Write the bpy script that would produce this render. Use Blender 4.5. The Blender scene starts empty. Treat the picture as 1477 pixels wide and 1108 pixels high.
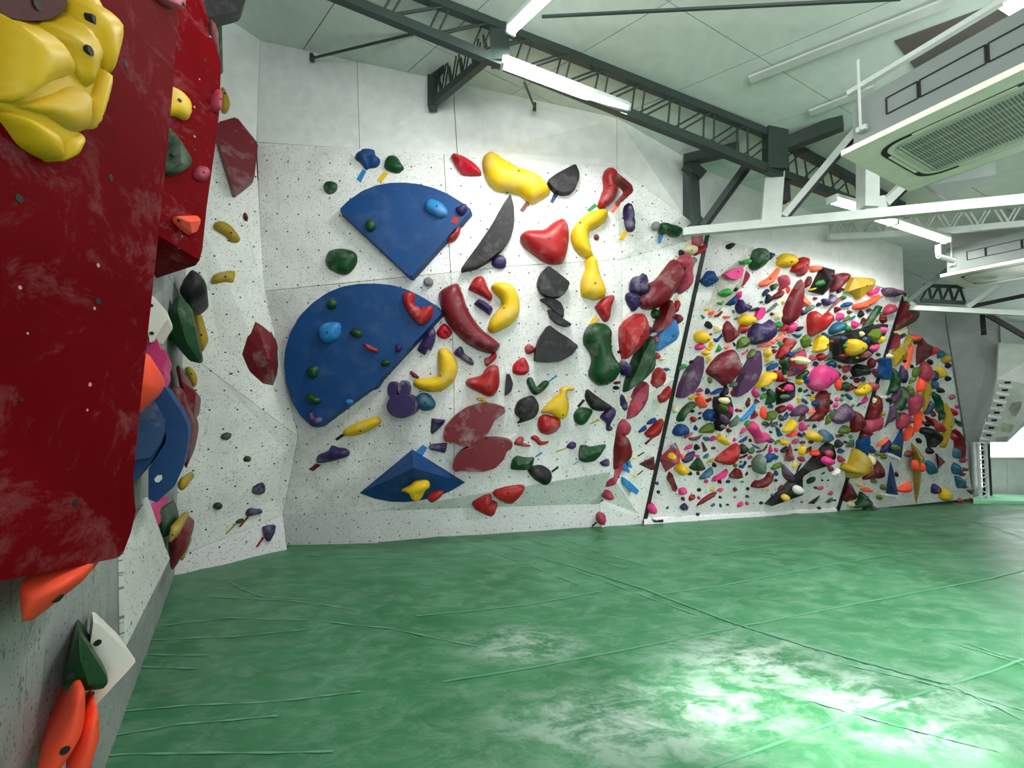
import bpy, bmesh, math, random
from mathutils import Vector, Matrix, noise
from mathutils.geometry import delaunay_2d_cdt

SC = bpy.context.scene
COL = SC.collection
random.seed(7)
V = Vector

# ------------------------------------------------------------------ camera
F, CX, CY = 555.0, 738.5, 554.0
TH = math.atan(23 / 555)
CAM = V((0, 0, 1.6))
cam = bpy.data.cameras.new('camera')
cam.sensor_width = 36.0
cam.lens = F / 1477 * 36.0
cam.clip_start = 0.05
cam_o = bpy.data.objects.new('camera', cam)
COL.objects.link(cam_o)
cam_o.location = CAM
cam_o.rotation_euler = (math.pi / 2 + TH, 0, 0)
SC.camera = cam_o

# ------------------------------------------------------------------ world, daylight, exposure
w = bpy.data.worlds.new('world'); SC.world = w; w.use_nodes = True
bg = w.node_tree.nodes['Background']
bg.inputs[0].default_value = (0.93, 0.97, 1.0, 1); bg.inputs[1].default_value = 0.26

def lamp(name, kind, loc, tgt, energy, color=(1, 1, 1), parent=None, **kw):
    l = bpy.data.lights.new(name, kind); l.energy = energy; l.color = color
    for k, v in kw.items(): setattr(l, k, v)
    o = bpy.data.objects.new(name, l); COL.objects.link(o)
    o.location = loc
    o.rotation_euler = (V(tgt) - V(loc)).to_track_quat('-Z', 'Y').to_euler()
    if parent: o.parent = parent; o.matrix_parent_inverse = parent.matrix_world.inverted()
    return o

# daylight from the big openings on the right of the room, outside the frame
lamp('window_daylight', 'AREA', (5.0, 0.2, 2.9), (3.0, 2.0, 0.0), 80, (0.95, 1.0, 0.98), shape='RECTANGLE', size=1.6, size_y=1.0, spread=math.radians(64))
# added spot from the right that makes the bright glare patch on the mat
lamp('mat_patch_spot', 'SPOT', (6.0, 0.2, 3.0), (1.58, 1.92, 0), 8500, (1.0, 0.99, 0.92), spot_size=math.radians(10), spot_blend=1.0, shadow_soft_size=0.1)

# added fill light behind the camera, lifting the upper wall and ceiling
lamp('front_fill', 'AREA', (0.8, -3.6, 2.3), (0.6, 4.0, 4.0), 380, (.97, 1, .99), shape='RECTANGLE', size=7.0, size_y=2.8)
# daylight coming in through the far window
lamp('far_window_daylight', 'AREA', (8.9, 6.3, 1.5), (7.2, 3.0, 1.6), 45, (.97, 1, 1), shape='RECTANGLE', size=2.2, size_y=1.2)
# added point fills out of view overhead, brightening upper left wall and ceiling
lamp('hall_fill', 'POINT', (-0.7, 1.6, 4.35), (0, 0, 0), 42, (1, 1, .98), shadow_soft_size=.3)
lamp('hall_fill', 'POINT', (1.2, 0.5, 4.1), (0, 0, 0), 26, (1, 1, .98), shadow_soft_size=.3)
vs = SC.view_settings
SC.display_settings.display_device = 'sRGB'
vs.view_transform = 'Standard'; vs.look = 'None'; vs.gamma = 1.0; vs.use_curve_mapping = False
vs.exposure = -0.06

# ------------------------------------------------------------------ geometry helpers
def ray(u, v):
    x = (u - CX) / F; y = -(v - CY) / F
    return V((x, math.cos(TH) - y * math.sin(TH), math.sin(TH) + y * math.cos(TH)))
def at(u, v, Y):
    r = ray(u, v); return CAM + r * (Y / r.y)
def flr(u, v, z=0.0):
    r = ray(u, v); return CAM + r * ((z - 1.6) / r.z)
class Plane:
    def __init__(s, n, p):
        s.n = V(n).normalized(); s.p = V(p)
        if s.n.dot(CAM - s.p) < 0: s.n = -s.n
        s.ex = V((0, 0, 1)).cross(s.n)
        if s.ex.length < 1e-4: s.ex = V((1, 0, 0))
        s.ex.normalize(); s.ey = s.n.cross(s.ex).normalized()
    def hit(s, u, v, off=0.0):
        r = ray(u, v); return CAM + r * (((s.p + s.n * off) - CAM).dot(s.n) / r.dot(s.n))
    def uv(s, q): d = q - s.p; return V((d.dot(s.ex), d.dot(s.ey)))
    def pt(s, a, off=0.0): return s.p + s.ex * a[0] + s.ey * a[1] + s.n * off
    def off(s, d): return Plane(s.n, s.p + s.n * d)
def plane3(a, b, c): return Plane((b - a).cross(c - a), a)

def link(name, me, mat, parent=None, loc=None):
    o = bpy.data.objects.new(name, me); COL.objects.link(o)
    if mat: me.materials.append(mat)
    if loc is not None: o.location = loc
    if parent: o.parent = parent
    return o
def empty(name, loc):
    o = bpy.data.objects.new(name, None); COL.objects.link(o); o.location = loc; o.empty_display_size = .1
    return o
def tag(o, label, cat, group=None):
    o['label'] = label; o['category'] = cat
    if group: o['group'] = group
    return o
def struct(o): o['kind'] = 'structure'; return o
def mesh(verts, faces, origin=V((0, 0, 0)), smooth=False, uvpl=None):
    me = bpy.data.meshes.new('mesh')
    me.from_pydata([tuple(v - origin) for v in verts], [], faces)
    if uvpl:
        ul = me.uv_layers.new(name='UVMap')
        for l in me.loops: ul.data[l.index].uv = uvpl.uv(verts[l.vertex_index])
    if smooth: me.polygons.foreach_set('use_smooth', [True] * len(me.polygons))
    me.update(); return me
class MB:
    """collects boxes, bars and prisms into one mesh"""
    def __init__(s): s.v = []; s.f = []
    def add(s, vs, fs):
        b = len(s.v); s.v += vs; s.f += [tuple(i + b for i in f) for f in fs]
    def box(s, c, ax, ay, az):
        vs = [c + ax * i + ay * j + az * k for i in (-1, 1) for j in (-1, 1) for k in (-1, 1)]
        s.add(vs, [(0, 1, 3, 2), (4, 6, 7, 5), (0, 4, 5, 1), (2, 3, 7, 6), (0, 2, 6, 4), (1, 5, 7, 3)])
    def bar(s, p, q, w, h, up=V((0, 0, 1))):
        d = q - p; L = d.length; d = d / L
        sd = d.cross(up)
        if sd.length < 1e-3: sd = d.cross(V((0, 1, 0)))
        sd.normalize(); u2 = sd.cross(d)
        s.box((p + q) / 2, d * (L / 2), sd * (w / 2), u2 * (h / 2))
    def rod(s, p, q, r, n=8):
        d = (q - p).normalized(); a = d.orthogonal().normalized(); b = d.cross(a)
        vs = [c + (a * math.cos(t) + b * math.sin(t)) * r for c in (p, q) for t in [2 * math.pi * i / n for i in range(n)]]
        s.add(vs, [(i, (i + 1) % n, n + (i + 1) % n, n + i) for i in range(n)] + [tuple(range(n))[::-1], tuple(range(n, 2 * n))])
    def slab(s, pts, nrm, t):
        """polygon with its front at pts, thickness t behind"""
        n = len(pts); bk = [p - nrm * t for p in pts]
        s.add(list(pts) + bk, [tuple(range(n)), tuple(range(2 * n - 1, n - 1, -1))] + [(i, n + i, n + (i + 1) % n, (i + 1) % n) for i in range(n)])
    def build(s, name, mat, parent=None, smooth=False, origin=None, uvpl=None):
        par = V((0, 0, 0)); k = parent
        while k: par = par + k.location; k = k.parent
        o = V(origin) if origin is not None else par
        me = mesh(s.v, s.f, o, smooth, uvpl)
        bm = bmesh.new(); bm.from_mesh(me); bmesh.ops.recalc_face_normals(bm, faces=bm.faces); bm.to_mesh(me); bm.free()
        ob = link(name, me, mat, parent)
        if parent is None: ob.location = o
        return ob

# ------------------------------------------------------------------ materials
def lin(c): return tuple(((x / 255) / 12.92 if x / 255 <= .04045 else ((x / 255 + .055) / 1.055) ** 2.4) for x in c)
def newmat(name):
    m = bpy.data.materials.new(name); m.use_nodes = True
    nt = m.node_tree; return m, nt, nt.nodes['Principled BSDF']
def N(nt, t, **kw):
    n = nt.nodes.new(t)
    for k, v in kw.items():
        if k in ('operation', 'blend_type', 'data_type', 'feature', 'noise_dimensions', 'interpolation', 'mode'): setattr(n, k, v)
        else: n.inputs[k].default_value = v
    return n
def ramp(nt, src, stops):
    r = nt.nodes.new('ShaderNodeValToRGB'); e = r.color_ramp.elements
    for i, (p, c) in enumerate(stops):
        el = e[i] if i < 2 else e.new(p)
        el.position = p; el.color = (c, c, c, 1) if not isinstance(c, tuple) else (*c, 1)
    nt.links.new(src, r.inputs[0]); return r.outputs[0]
def mix(nt, fac, a, b, bt='MIX'):
    m = nt.nodes.new('ShaderNodeMix'); m.data_type = 'RGBA'; m.blend_type = bt
    for s, k in ((fac, 0), (a, 6), (b, 7)):
        if hasattr(s, 'is_linked') or hasattr(s, 'links'): nt.links.new(s, m.inputs[k])
        elif isinstance(s, tuple): m.inputs[k].default_value = (*s[:3], 1)
        else: m.inputs[k].default_value = s
    return m.outputs[2]
def math_(nt, op, a, b=None):
    m = nt.nodes.new('ShaderNodeMath'); m.operation = op
    for s, k in ((a, 0), (b, 1)):
        if s is None: continue
        if hasattr(s, 'links'): nt.links.new(s, m.inputs[k])
        else: m.inputs[k].default_value = s
    return m.outputs[0]
def bump(nt, bs, h, st, dist=.01):
    b = nt.nodes.new('ShaderNodeBump'); b.inputs['Strength'].default_value = st; b.inputs['Distance'].default_value = dist
    nt.links.new(h, b.inputs['Height']); nt.links.new(b.outputs[0], bs.inputs['Normal'])
_pm = {}
def plain(name, rgb, rough=.5, metal=0.0, emit=None, es=1.0, grain=0.06):
    if name in _pm: return _pm[name]
    m, nt, bs = newmat(name); c = lin(rgb)
    tc = nt.nodes.new('ShaderNodeTexCoord')
    n = N(nt, 'ShaderNodeTexNoise', Scale=9.0, Detail=4.0); nt.links.new(tc.outputs['Object'], n.inputs['Vector'])
    f = ramp(nt, n.outputs['Fac'], [(.3, 1 - grain * 2), (.7, 1.0)])
    nt.links.new(mix(nt, 1.0, c, f, 'MULTIPLY'), bs.inputs['Base Color'])
    bs.inputs['Roughness'].default_value = rough; bs.inputs['Metallic'].default_value = metal
    if emit: bs.inputs['Emission Color'].default_value = (*lin(emit), 1); bs.inputs['Emission Strength'].default_value = es
    _pm[name] = m; return m

def hold_mat(name, rgb, rough=.38, chalk=.5):
    """moulded resin with rubbed-in chalk"""
    m, nt, bs = newmat(name); c = lin(rgb)
    tc = nt.nodes.new('ShaderNodeTexCoord'); oi = nt.nodes.new('ShaderNodeObjectInfo')
    add = nt.nodes.new('ShaderNodeVectorMath'); add.operation = 'ADD'
    nt.links.new(tc.outputs['Object'], add.inputs[0])
    sc = nt.nodes.new('ShaderNodeVectorMath'); sc.operation = 'SCALE'; sc.inputs[0].default_value = (31, 17, 53)
    nt.links.new(oi.outputs['Random'], sc.inputs['Scale']); nt.links.new(sc.outputs[0], add.inputs[1])
    n = N(nt, 'ShaderNodeTexNoise', Scale=5.0, Detail=6.0, Roughness=.62); nt.links.new(add.outputs[0], n.inputs['Vector'])
    f = ramp(nt, n.outputs['Fac'], [(.52, 0.0), (.80, chalk)])
    n2 = N(nt, 'ShaderNodeTexNoise', Scale=3.0, Detail=2.0); nt.links.new(add.outputs[0], n2.inputs['Vector'])
    g = ramp(nt, n2.outputs['Fac'], [(.3, .86), (.7, 1.06)])
    base = mix(nt, 1.0, c, g, 'MULTIPLY')
    nt.links.new(mix(nt, f, base, lin((205, 200, 200))), bs.inputs['Base Color'])
    r = ramp(nt, n.outputs['Fac'], [(.4, rough), (.8, min(1, rough + .3))]); nt.links.new(r, bs.inputs['Roughness'])
    n3 = N(nt, 'ShaderNodeTexNoise', Scale=120.0, Detail=2.0); nt.links.new(tc.outputs['Object'], n3.inputs['Vector'])
    bump(nt, bs, n3.outputs['Fac'], .12, .004); bs.inputs['Specular IOR Level'].default_value = .32
    return m

def wall_mat(name, base, dirt, grid=True, speck=1.0, wood=0.0):
    m, nt, bs = newmat(name)
    uv = nt.nodes.new('ShaderNodeUVMap'); U = uv.outputs[0]
    n = N(nt, 'ShaderNodeTexNoise', Scale=2.2, Detail=8.0, Roughness=.65); nt.links.new(U, n.inputs['Vector'])
    col = mix(nt, ramp(nt, n.outputs['Fac'], [(.35, 0.0), (.75, dirt)]), lin(base), lin((122, 124, 124)))
    # rubbed grey smears, stretched along the grain
    mp = nt.nodes.new('ShaderNodeMapping'); mp.inputs['Rotation'].default_value = (0, 0, .5); mp.inputs['Scale'].default_value = (9, 2.2, 1)
    nt.links.new(U, mp.inputs[0])
    n2 = N(nt, 'ShaderNodeTexNoise', Scale=2.5, Detail=7.0, Roughness=.7, Distortion=1.2); nt.links.new(mp.outputs[0], n2.inputs['Vector'])
    col = mix(nt, ramp(nt, n2.outputs['Fac'], [(.56, 0.0), (.72, dirt * .9 + wood)]), col, lin((96, 98, 98)))
    # dark flecks of the printed laminate
    for s, th, k in ((34.0, .2, .5), (78.0, .26, .52)):
        vo = N(nt, 'ShaderNodeTexVoronoi', Scale=s); nt.links.new(U, vo.inputs['Vector'])
        a = math_(nt, 'LESS_THAN', vo.outputs['Distance'], th)
        sep = nt.nodes.new('ShaderNodeSeparateColor'); nt.links.new(vo.outputs['Color'], sep.inputs[0])
        b = math_(nt, 'GREATER_THAN', sep.outputs[0], k)
        col = mix(nt, math_(nt, 'MULTIPLY', math_(nt, 'MULTIPLY', a, b), .7 * speck), col, lin((62, 64, 64)))
    if grid:
        for ox in (0.0, .5):
            mp = nt.nodes.new('ShaderNodeMapping'); mp.vector_type = 'POINT'
            mp.inputs['Scale'].default_value = (1 / .217, 1 / .38, 1); mp.inputs['Location'].default_value = (ox, ox, 0)
            nt.links.new(U, mp.inputs[0])
            fr = nt.nodes.new('ShaderNodeVectorMath'); fr.operation = 'FRACTION'; nt.links.new(mp.outputs[0], fr.inputs[0])
            sb = nt.nodes.new('ShaderNodeVectorMath'); sb.operation = 'SUBTRACT'; sb.inputs[1].default_value = (.5, .5, 0); nt.links.new(fr.outputs[0], sb.inputs[0])
            ml = nt.nodes.new('ShaderNodeVectorMath'); ml.operation = 'MULTIPLY'; ml.inputs[1].default_value = (.217, .38, 0); nt.links.new(sb.outputs[0], ml.inputs[0])
            ln = nt.nodes.new('ShaderNodeVectorMath'); ln.operation = 'LENGTH'; nt.links.new(ml.outputs[0], ln.inputs[0])
            col = mix(nt, math_(nt, 'LESS_THAN', ln.outputs['Value'], .0085), col, lin((22, 22, 24)))
    nt.links.new(col, bs.inputs['Base Color']); bs.inputs['Roughness'].default_value = .6
    return m

M_wall = wall_mat('speckled_panel', (232, 234, 230), .30)
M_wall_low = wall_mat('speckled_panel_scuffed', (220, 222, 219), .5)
M_kick = wall_mat('speckled_kick_panel', (238, 234, 237), .12)
M_left = wall_mat('scuffed_grey_panel', (174, 180, 178), .8, False, 1.0, .5)
M_ply = wall_mat('bare_plywood', (206, 203, 190), .2)
M_white = plain('white_painted_board', (226, 229, 226), .6)
M_ceil = plain('pale_green_ceiling_board', (206, 218, 210), .65, grain=.05)
M_gap = plain('dark_joint', (92, 98, 95), .9)
M_steel = plain('dark_green_steel', (46, 60, 55), .45, .0)
M_wsteel = plain('white_painted_steel', (196, 204, 198), .5)
M_black = plain('black_strip', (18, 18, 20), .5)
M_hole = plain('dark_hole', (12, 12, 13), .7)
M_metal = plain('bolt_steel', (150, 150, 150), .3, .9)
M_tube = plain('lit_diffuser', (255, 255, 255), .4, emit=(255, 255, 250), es=11.0)
M_ac = plain('cream_plastic', (244, 240, 226), .4)
M_acbody = plain('galvanised_sheet', (122, 132, 128), .5, .0)
M_grill = plain('grille_dark', (128, 116, 126), .6)
M_grey = plain('grey_plaster', (150, 154, 152), .8)
M_sky = plain('bright_window_pane', (255, 255, 255), .3, emit=(250, 253, 255), es=3.0)
# ------------------------------------------------------------------ planes of the room
W1 = plane3(at(370, 205, 4.0), at(890, 240, 4.3), at(408, 743, 4.15))
MP = plane3(flr(928, 756), flr(1207, 737), at(1020, 338, 4.5))
W0 = plane3(at(370, 205, 4.0), at(408, 743, 4.15), flr(245, 832))
W2 = plane3(W1.hit(897, 460), MP.hit(1020, 338), MP.hit(928, 750))
CE = plane3(at(375, 58, 4.0), at(1016, 247, 4.55), at(1301, 357, 5.2))
LW = plane3(flr(140, 1108), flr(245, 832), flr(245, 832) + V((0, 0, 3)))
cD = W2.hit(865, 727)
DP = plane3(W1.hit(545, 737), W1.hit(880, 681), cD)
CB = plane3(W1.hit(545, 737), cD, flr(700, 771))
PLANES = {'W0': W0, 'W1': W1, 'W2': W2, 'M': MP, 'D': DP, 'CB': CB, 'C': W2.off(.1), 'V1': W1.off(.12), 'V2': W1.off(.13), 'V3': W1.off(.22), 'MV': MP.off(.12), 'L': LW}

def poly(name, pts, nrm, t, mat, parent=None, uvpl=None, gap=0.0, fn=None):
    if gap:
        c = sum(pts, V((0, 0, 0))) / len(pts)
        pts = [p + (c - p).normalized() * gap for p in pts]
    b = MB(); b.slab(pts, nrm, t)
    return b.build(name, mat, parent, uvpl=uvpl)
def seg(pl, pts): return [pl.hit(*p) for p in pts]

# floor: one big green tarpaulin over the mats, with its folds and creases
CREASE = [  # image polylines followed along the mat: (points, height)
    ([(808, 813), (930, 852), (1069, 905), (1180, 940), (1372, 991), (1477, 1040)], .020),
    ([(700, 775), (800, 812), (900, 850), (1010, 890)], .014), ([(745, 772), (830, 800), (905, 822)], .012),
    ([(800, 772), (870, 800), (940, 818)], .010), ([(660, 778), (760, 815), (850, 850)], .012),
    ([(300, 862), (420, 868), (520, 884)], .012), ([(230, 905), (330, 893), (430, 896), (560, 908), (690, 934)], .012),
    ([(215, 925), (340, 920), (440, 910)], .010), ([(330, 840), (350, 852), (380, 862), (440, 866)], .012),
    ([(190, 945), (300, 948)], .010), ([(185, 963), (290, 966)], .008), ([(160, 1030), (290, 1022), (420, 1012), (520, 1000)], .012),
    ([(150, 1065), (260, 1048), (400, 1034)], .010), ([(150, 1095), (300, 1088), (480, 1086)], .010),
    ([(350, 958), (430, 948), (540, 930)], .008), ([(1130, 741), (1250, 748), (1400, 760), (1477, 768)], .030),
    ([(1290, 738), (1380, 742), (1477, 756)], .030), ([(1320, 742), (1400, 752), (1477, 776)], .022),
    ([(1020, 757), (1100, 772), (1180, 780)], .010), ([(960, 762), (1050, 790), (1120, 800)], .010),
    ([(480, 786), (560, 796), (660, 802)], .012), ([(420, 800), (500, 806), (590, 806)], .012),
    ([(860, 766), (940, 776), (1040, 800)], .010), ([(1160, 1010), (1300, 1050), (1440, 1085)], .010),
    ([(1220, 960), (1330, 985), (1477, 1025)], .012), ([(1380, 930), (1477, 960)], .010), ([(1400, 930), (1440, 945), (1477, 952)], .01)]
segs = []
for pts, h in CREASE:
    q = [flr(*p) for p in pts]
    for a, b in zip(q, q[1:]):
        d = b - a; L = d.length; segs.append((a.x, a.y, d.x / L, d.y / L, L, h * .6))
def floor_z(x, y):
    z = .010 * noise.noise(V((x * .9, y * .9, 0))) + .004 * noise.noise(V((x * 3.1 + y * 1.3, y * 4.5, 5)))
    nearwall = max(0.0, min(1.0, (y - 2.6 - .18 * x) / 2.0)); left = max(0.0, min(1.0, (.2 - x) / 1.6))
    k = max(nearwall, left)
    r = 1 - abs(noise.noise(V((x * .55 + y * .5, y * 2.4 - x * .55, 9)))) * 2
    z += .012 * k * max(0, r) ** 3
    r = 1 - abs(noise.noise(V((x * .9 - y * .3, y * 5.2 + x * .5, 19)))) * 2
    z += .005 * (.25 + k) * max(0, r) ** 3
    for ax, ay, dx, dy, L, h in segs:
        px = x - ax; py = y - ay; t = px * dx + py * dy
        if t < -.2 or t > L + .2: continue
        s = abs(px * dy - py * dx)
        if s < .12:
            e = 1.0 if 0 <= t <= L else max(0, 1 - (abs(t - L / 2) - L / 2) / .2)
            z = max(z, z * .5 + h * e * math.exp(-(s / .022) ** 2) * .9) if s < .07 else z
    return z - .004
xs = [-7, -5.5, -4.5] + [-3.6 + .04 * i for i in range(290)] + [8.3, 9, 10, 12, 14]
ys = [-4, -2, -.5, .4, .8] + [1.1 + .04 * i for i in range(140)] + [7, 8.5]
fv = [V((x, y, floor_z(x, y) if (-3.7 < x < 8 and 1 < y < 6.7) else 0)) for y in ys for x in xs]
nx = len(xs)
ff = [(j * nx + i, j * nx + i + 1, (j + 1) * nx + i + 1, (j + 1) * nx + i) for j in range(len(ys) - 1) for i in range(nx - 1)]
m, nt, bs = newmat('green_tarpaulin')
tc = nt.nodes.new('ShaderNodeTexCoord'); O = tc.outputs['Object']
n1 = N(nt, 'ShaderNodeTexNoise', Scale=1.6, Detail=7.0, Roughness=.6); nt.links.new(O, n1.inputs['Vector'])
col = mix(nt, ramp(nt, n1.outputs['Fac'], [(.3, 0.0), (.7, 1.0)]), lin((40, 102, 62)), lin((66, 126, 88)))
mp = nt.nodes.new('ShaderNodeMapping'); mp.inputs['Scale'].default_value = (1.2, 2.6, 1); mp.inputs['Rotation'].default_value = (0, 0, -.35); nt.links.new(O, mp.inputs[0])
n2 = N(nt, 'ShaderNodeTexNoise', Scale=3.4, Detail=11.0, Roughness=.78, Distortion=.5); nt.links.new(mp.outputs[0], n2.inputs['Vector'])
dust = ramp(nt, n2.outputs['Fac'], [(.46, 0.0), (.80, .42)])
col = mix(nt, dust, col, lin((158, 184, 168)))
# chalky trodden patches
tot = None
for (u, v, rx, ry) in ((1085, 955, .75, .42), (900, 1045, .85, .32), (1010, 1015, .7, .3), (1290, 1010, .8, .4), (750, 930, .5, .25)):
    p = flr(u, v)
    mp2 = nt.nodes.new('ShaderNodeMapping'); mp2.inputs['Location'].default_value = (-p.x / rx, -p.y / ry, 0); mp2.inputs['Scale'].default_value = (1 / rx, 1 / ry, 0); nt.links.new(O, mp2.inputs[0])
    ln = nt.nodes.new('ShaderNodeVectorMath'); ln.operation = 'LENGTH'; nt.links.new(mp2.outputs[0], ln.inputs[0])
    f = ramp(nt, ln.outputs['Value'], [(0.0, 1.0), (1.0, 0.0)])
    tot = f if tot is None else math_(nt, 'MAXIMUM', tot, f)
n4 = N(nt, 'ShaderNodeTexNoise', Scale=3.0, Detail=12.0, Roughness=.74, Distortion=.35); nt.links.new(mp.outputs[0], n4.inputs['Vector'])
pf = math_(nt, 'MULTIPLY', tot, ramp(nt, n4.outputs['Fac'], [(.44, 0.0), (.58, .8)]))
col = mix(nt, pf, col, lin((182, 200, 190)))
nt.links.new(col, bs.inputs['Base Color'])
nt.links.new(ramp(nt, n2.outputs['Fac'], [(.3, .34), (.7, .55)]), bs.inputs['Roughness'])
n5 = N(nt, 'ShaderNodeTexNoise', Scale=7.0, Detail=6.0); nt.links.new(mp.outputs[0], n5.inputs['Vector'])
bump(nt, bs, n5.outputs['Fac'], .05, .02)
M_tarp = m
floor = struct(link('floor', mesh(fv, ff, smooth=True), M_tarp))
# welded seams of the tarpaulin: pale raised strips
M_seam = plain('pale_tarpaulin_seam', (84, 146, 108), .45)
for pts in ([(1477, 952), (1330, 1000), (1180, 1050), (1016, 1108)], [(1477, 822), (1431, 834), (1240, 870), (1051, 908), (903, 937), (780, 960), (640, 984)],
            [(1318, 795), (1180, 818), (1039, 845), (940, 858)], [(870, 853), (760, 873), (600, 890)], [(1210, 777), (1080, 792), (980, 806)], [(1069, 905), (930, 852), (808, 813), (790, 806)], [(1372, 991), (1220, 950), (1069, 905)]):
    b = MB(); q = [flr(*p) for p in pts]; qq = []
    for a, c in zip(q, q[1:]): qq += [a.lerp(c, i / 10) for i in range(10)]
    qq.append(q[-1]); vs = []
    for i, p in enumerate(qq):
        d = (qq[min(i + 1, len(qq) - 1)] - qq[max(i - 1, 0)]).normalized(); s = V((-d.y, d.x, 0)) * .007
        z = max(floor_z(p.x, p.y), floor_z(p.x + s.x, p.y + s.y), floor_z(p.x - s.x, p.y - s.y)) + .004
        vs += [V((p.x + s.x, p.y + s.y, z)), V((p.x - s.x, p.y - s.y, z))]
    b.add(vs, [(2 * i, 2 * i + 1, 2 * i + 3, 2 * i + 2) for i in range(len(qq) - 1)])
    b.build('seam', M_seam, floor)

# pale worn lines where the folds have been rubbed
M_fold = plain('rubbed_fold', (104, 156, 126), .5)
for ci, (pts, h) in enumerate(CREASE):
    if ci in (14, 15, 16): continue
    b = MB(); q = [flr(*p_) for p_ in pts]; qq = []
    for a, c in zip(q, q[1:]): qq += [a.lerp(c, i / 8) for i in range(8)]
    qq.append(q[-1]); vs = []
    for i, p_ in enumerate(qq):
        d = (qq[min(i + 1, len(qq) - 1)] - qq[max(i - 1, 0)]).normalized(); s = V((-d.y, d.x, 0)) * (.0042 + .003 * math.sin(i * 1.7 + ci))
        z = max(floor_z(p_.x, p_.y), floor_z(p_.x + s.x, p_.y + s.y), floor_z(p_.x - s.x, p_.y - s.y)) + .003
        vs += [V((p_.x + s.x, p_.y + s.y, z)), V((p_.x - s.x, p_.y - s.y, z))]
    b.add(vs, [(2 * i, 2 * i + 1, 2 * i + 3, 2 * i + 2) for i in range(len(qq) - 1)])
    b.build('fold_line', M_fold, floor)

# ceiling: boards fixed under a dark backing
def cez(x, y): return (CE.p.dot(CE.n) - CE.n.x * x - CE.n.y * y) / CE.n.z
cb = [V((x, y, cez(x, y) + .035)) for x, y in ((-5, -3), (11, -3), (11, 7.4), (-5, 7.4))]
ceiling = struct(poly('ceiling', cb, CE.n, .05, M_gap))
o0 = CE.hit(1205, 150); da = (CE.hit(960, 0) - o0).normalized(); db = (CE.hit(1372, 0) - CE.hit(1081, 114)).normalized()
for i in range(-9, 17):
    for j in range(-9, 13):
        a0 = i * .92; b0 = j * 1.55
        q = [o0 + da * (a0 + s) + db * (b0 + t) for s, t in ((.004, .004), (.916, .004), (.916, 1.546), (.004, 1.546))]
        c = sum(q, V()) / 4
        if not (-3.9 < c.x < 11 and -2.2 < c.y < 7): continue
        poly('ceiling_board', q, CE.n, .02, M_ceil, ceiling)
# climbing wall straight ahead, built of boards on a dark frame
i375, i890, i985 = CE.hit(375, 58), CE.hit(890, 170), CE.hit(985, 225)
back = [p - W1.n * .30 for p in seg(W1, [(375, 58), (890, 165), (890, 240), (898, 460), (880, 681), (545, 737), (408, 743), (370, 205)])]
wall_back = struct(poly('wall_back', back, W1.n, .1, M_gap))
def lerp_row(a, b, ts): return [a.lerp(b, t) for t in ts]
ts = [0, .272, .54, 1.0]
top = lerp_row(i375, i890, ts); mid = lerp_row(W1.hit(370, 205), W1.hit(890, 240), ts)
for k in range(3): poly('upper_board', [top[k], top[k + 1], mid[k + 1], mid[k]], W1.n, .03, M_white, wall_back, gap=.004)
cr = [(380, 420), (520, 406), (650, 393), (735, 384), (897, 374)]
def w1(p): return W1.hit(*p)
for q in ([(370, 205), (640, 222), (650, 393), (520, 406), (380, 420)], [(640, 222), (890, 240), (897, 374), (735, 384), (650, 393)]):
    poly('climbing_panel', [w1(p) for p in q], W1.n, .03, M_wall, wall_back, W1, .004)
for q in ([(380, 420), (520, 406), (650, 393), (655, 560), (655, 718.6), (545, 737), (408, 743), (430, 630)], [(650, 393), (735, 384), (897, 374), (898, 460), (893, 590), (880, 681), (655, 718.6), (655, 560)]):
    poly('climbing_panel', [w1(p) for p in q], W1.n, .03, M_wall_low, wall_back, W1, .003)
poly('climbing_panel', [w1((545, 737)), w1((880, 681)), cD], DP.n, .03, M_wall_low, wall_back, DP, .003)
k1, k2 = w1((408, 743)), w1((545, 737))
KA = plane3(k1, k2, flr(545, 783)); KB = plane3(k2, cD, flr(700, 771)); KC = plane3(cD, MP.hit(929, 750), flr(900, 758))
for pl_, q in ((KA, [k1, k2, KA.hit(545, 790), KA.hit(413, 803)]), (KB, [k2, cD, KB.hit(868, 767), KB.hit(545, 791)]), (KC, [cD, MP.hit(929, 750), KC.hit(928, 762), KC.hit(868, 768)])):
    poly('kick_panel', q, pl_.n, .03, M_kick, wall_back, pl_, .002)
# facet that turns towards the dense wall
wall_corner = struct(poly('wall_corner', [p - W2.n * .45 for p in seg(W2, [(890, 240), (985, 310), (1020, 338), (928, 752), (865, 730), (898, 460)])], W2.n, .08, M_gap))
poly('upper_board', [i890, i985, W2.hit(985, 310), W1.hit(890, 240)], W2.n, .03, M_white, wall_corner, gap=.003)
for q in ([(890, 240), (985, 310), (1020, 338), (990, 347), (897, 374)], [(897, 374), (990, 347), (1020, 338), (975, 545), (896, 530), (898, 460)], [(896, 530), (975, 545), (928, 750), (865, 727), (880, 681), (893, 590)]):
    poly('climbing_panel', [W1.hit(*c) if c in ((890, 240), (897, 374), (898, 460), (893, 590), (880, 681)) else W2.hit(*c) for c in q], W2.n, .03, M_wall, wall_corner, W2, .002)
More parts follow.
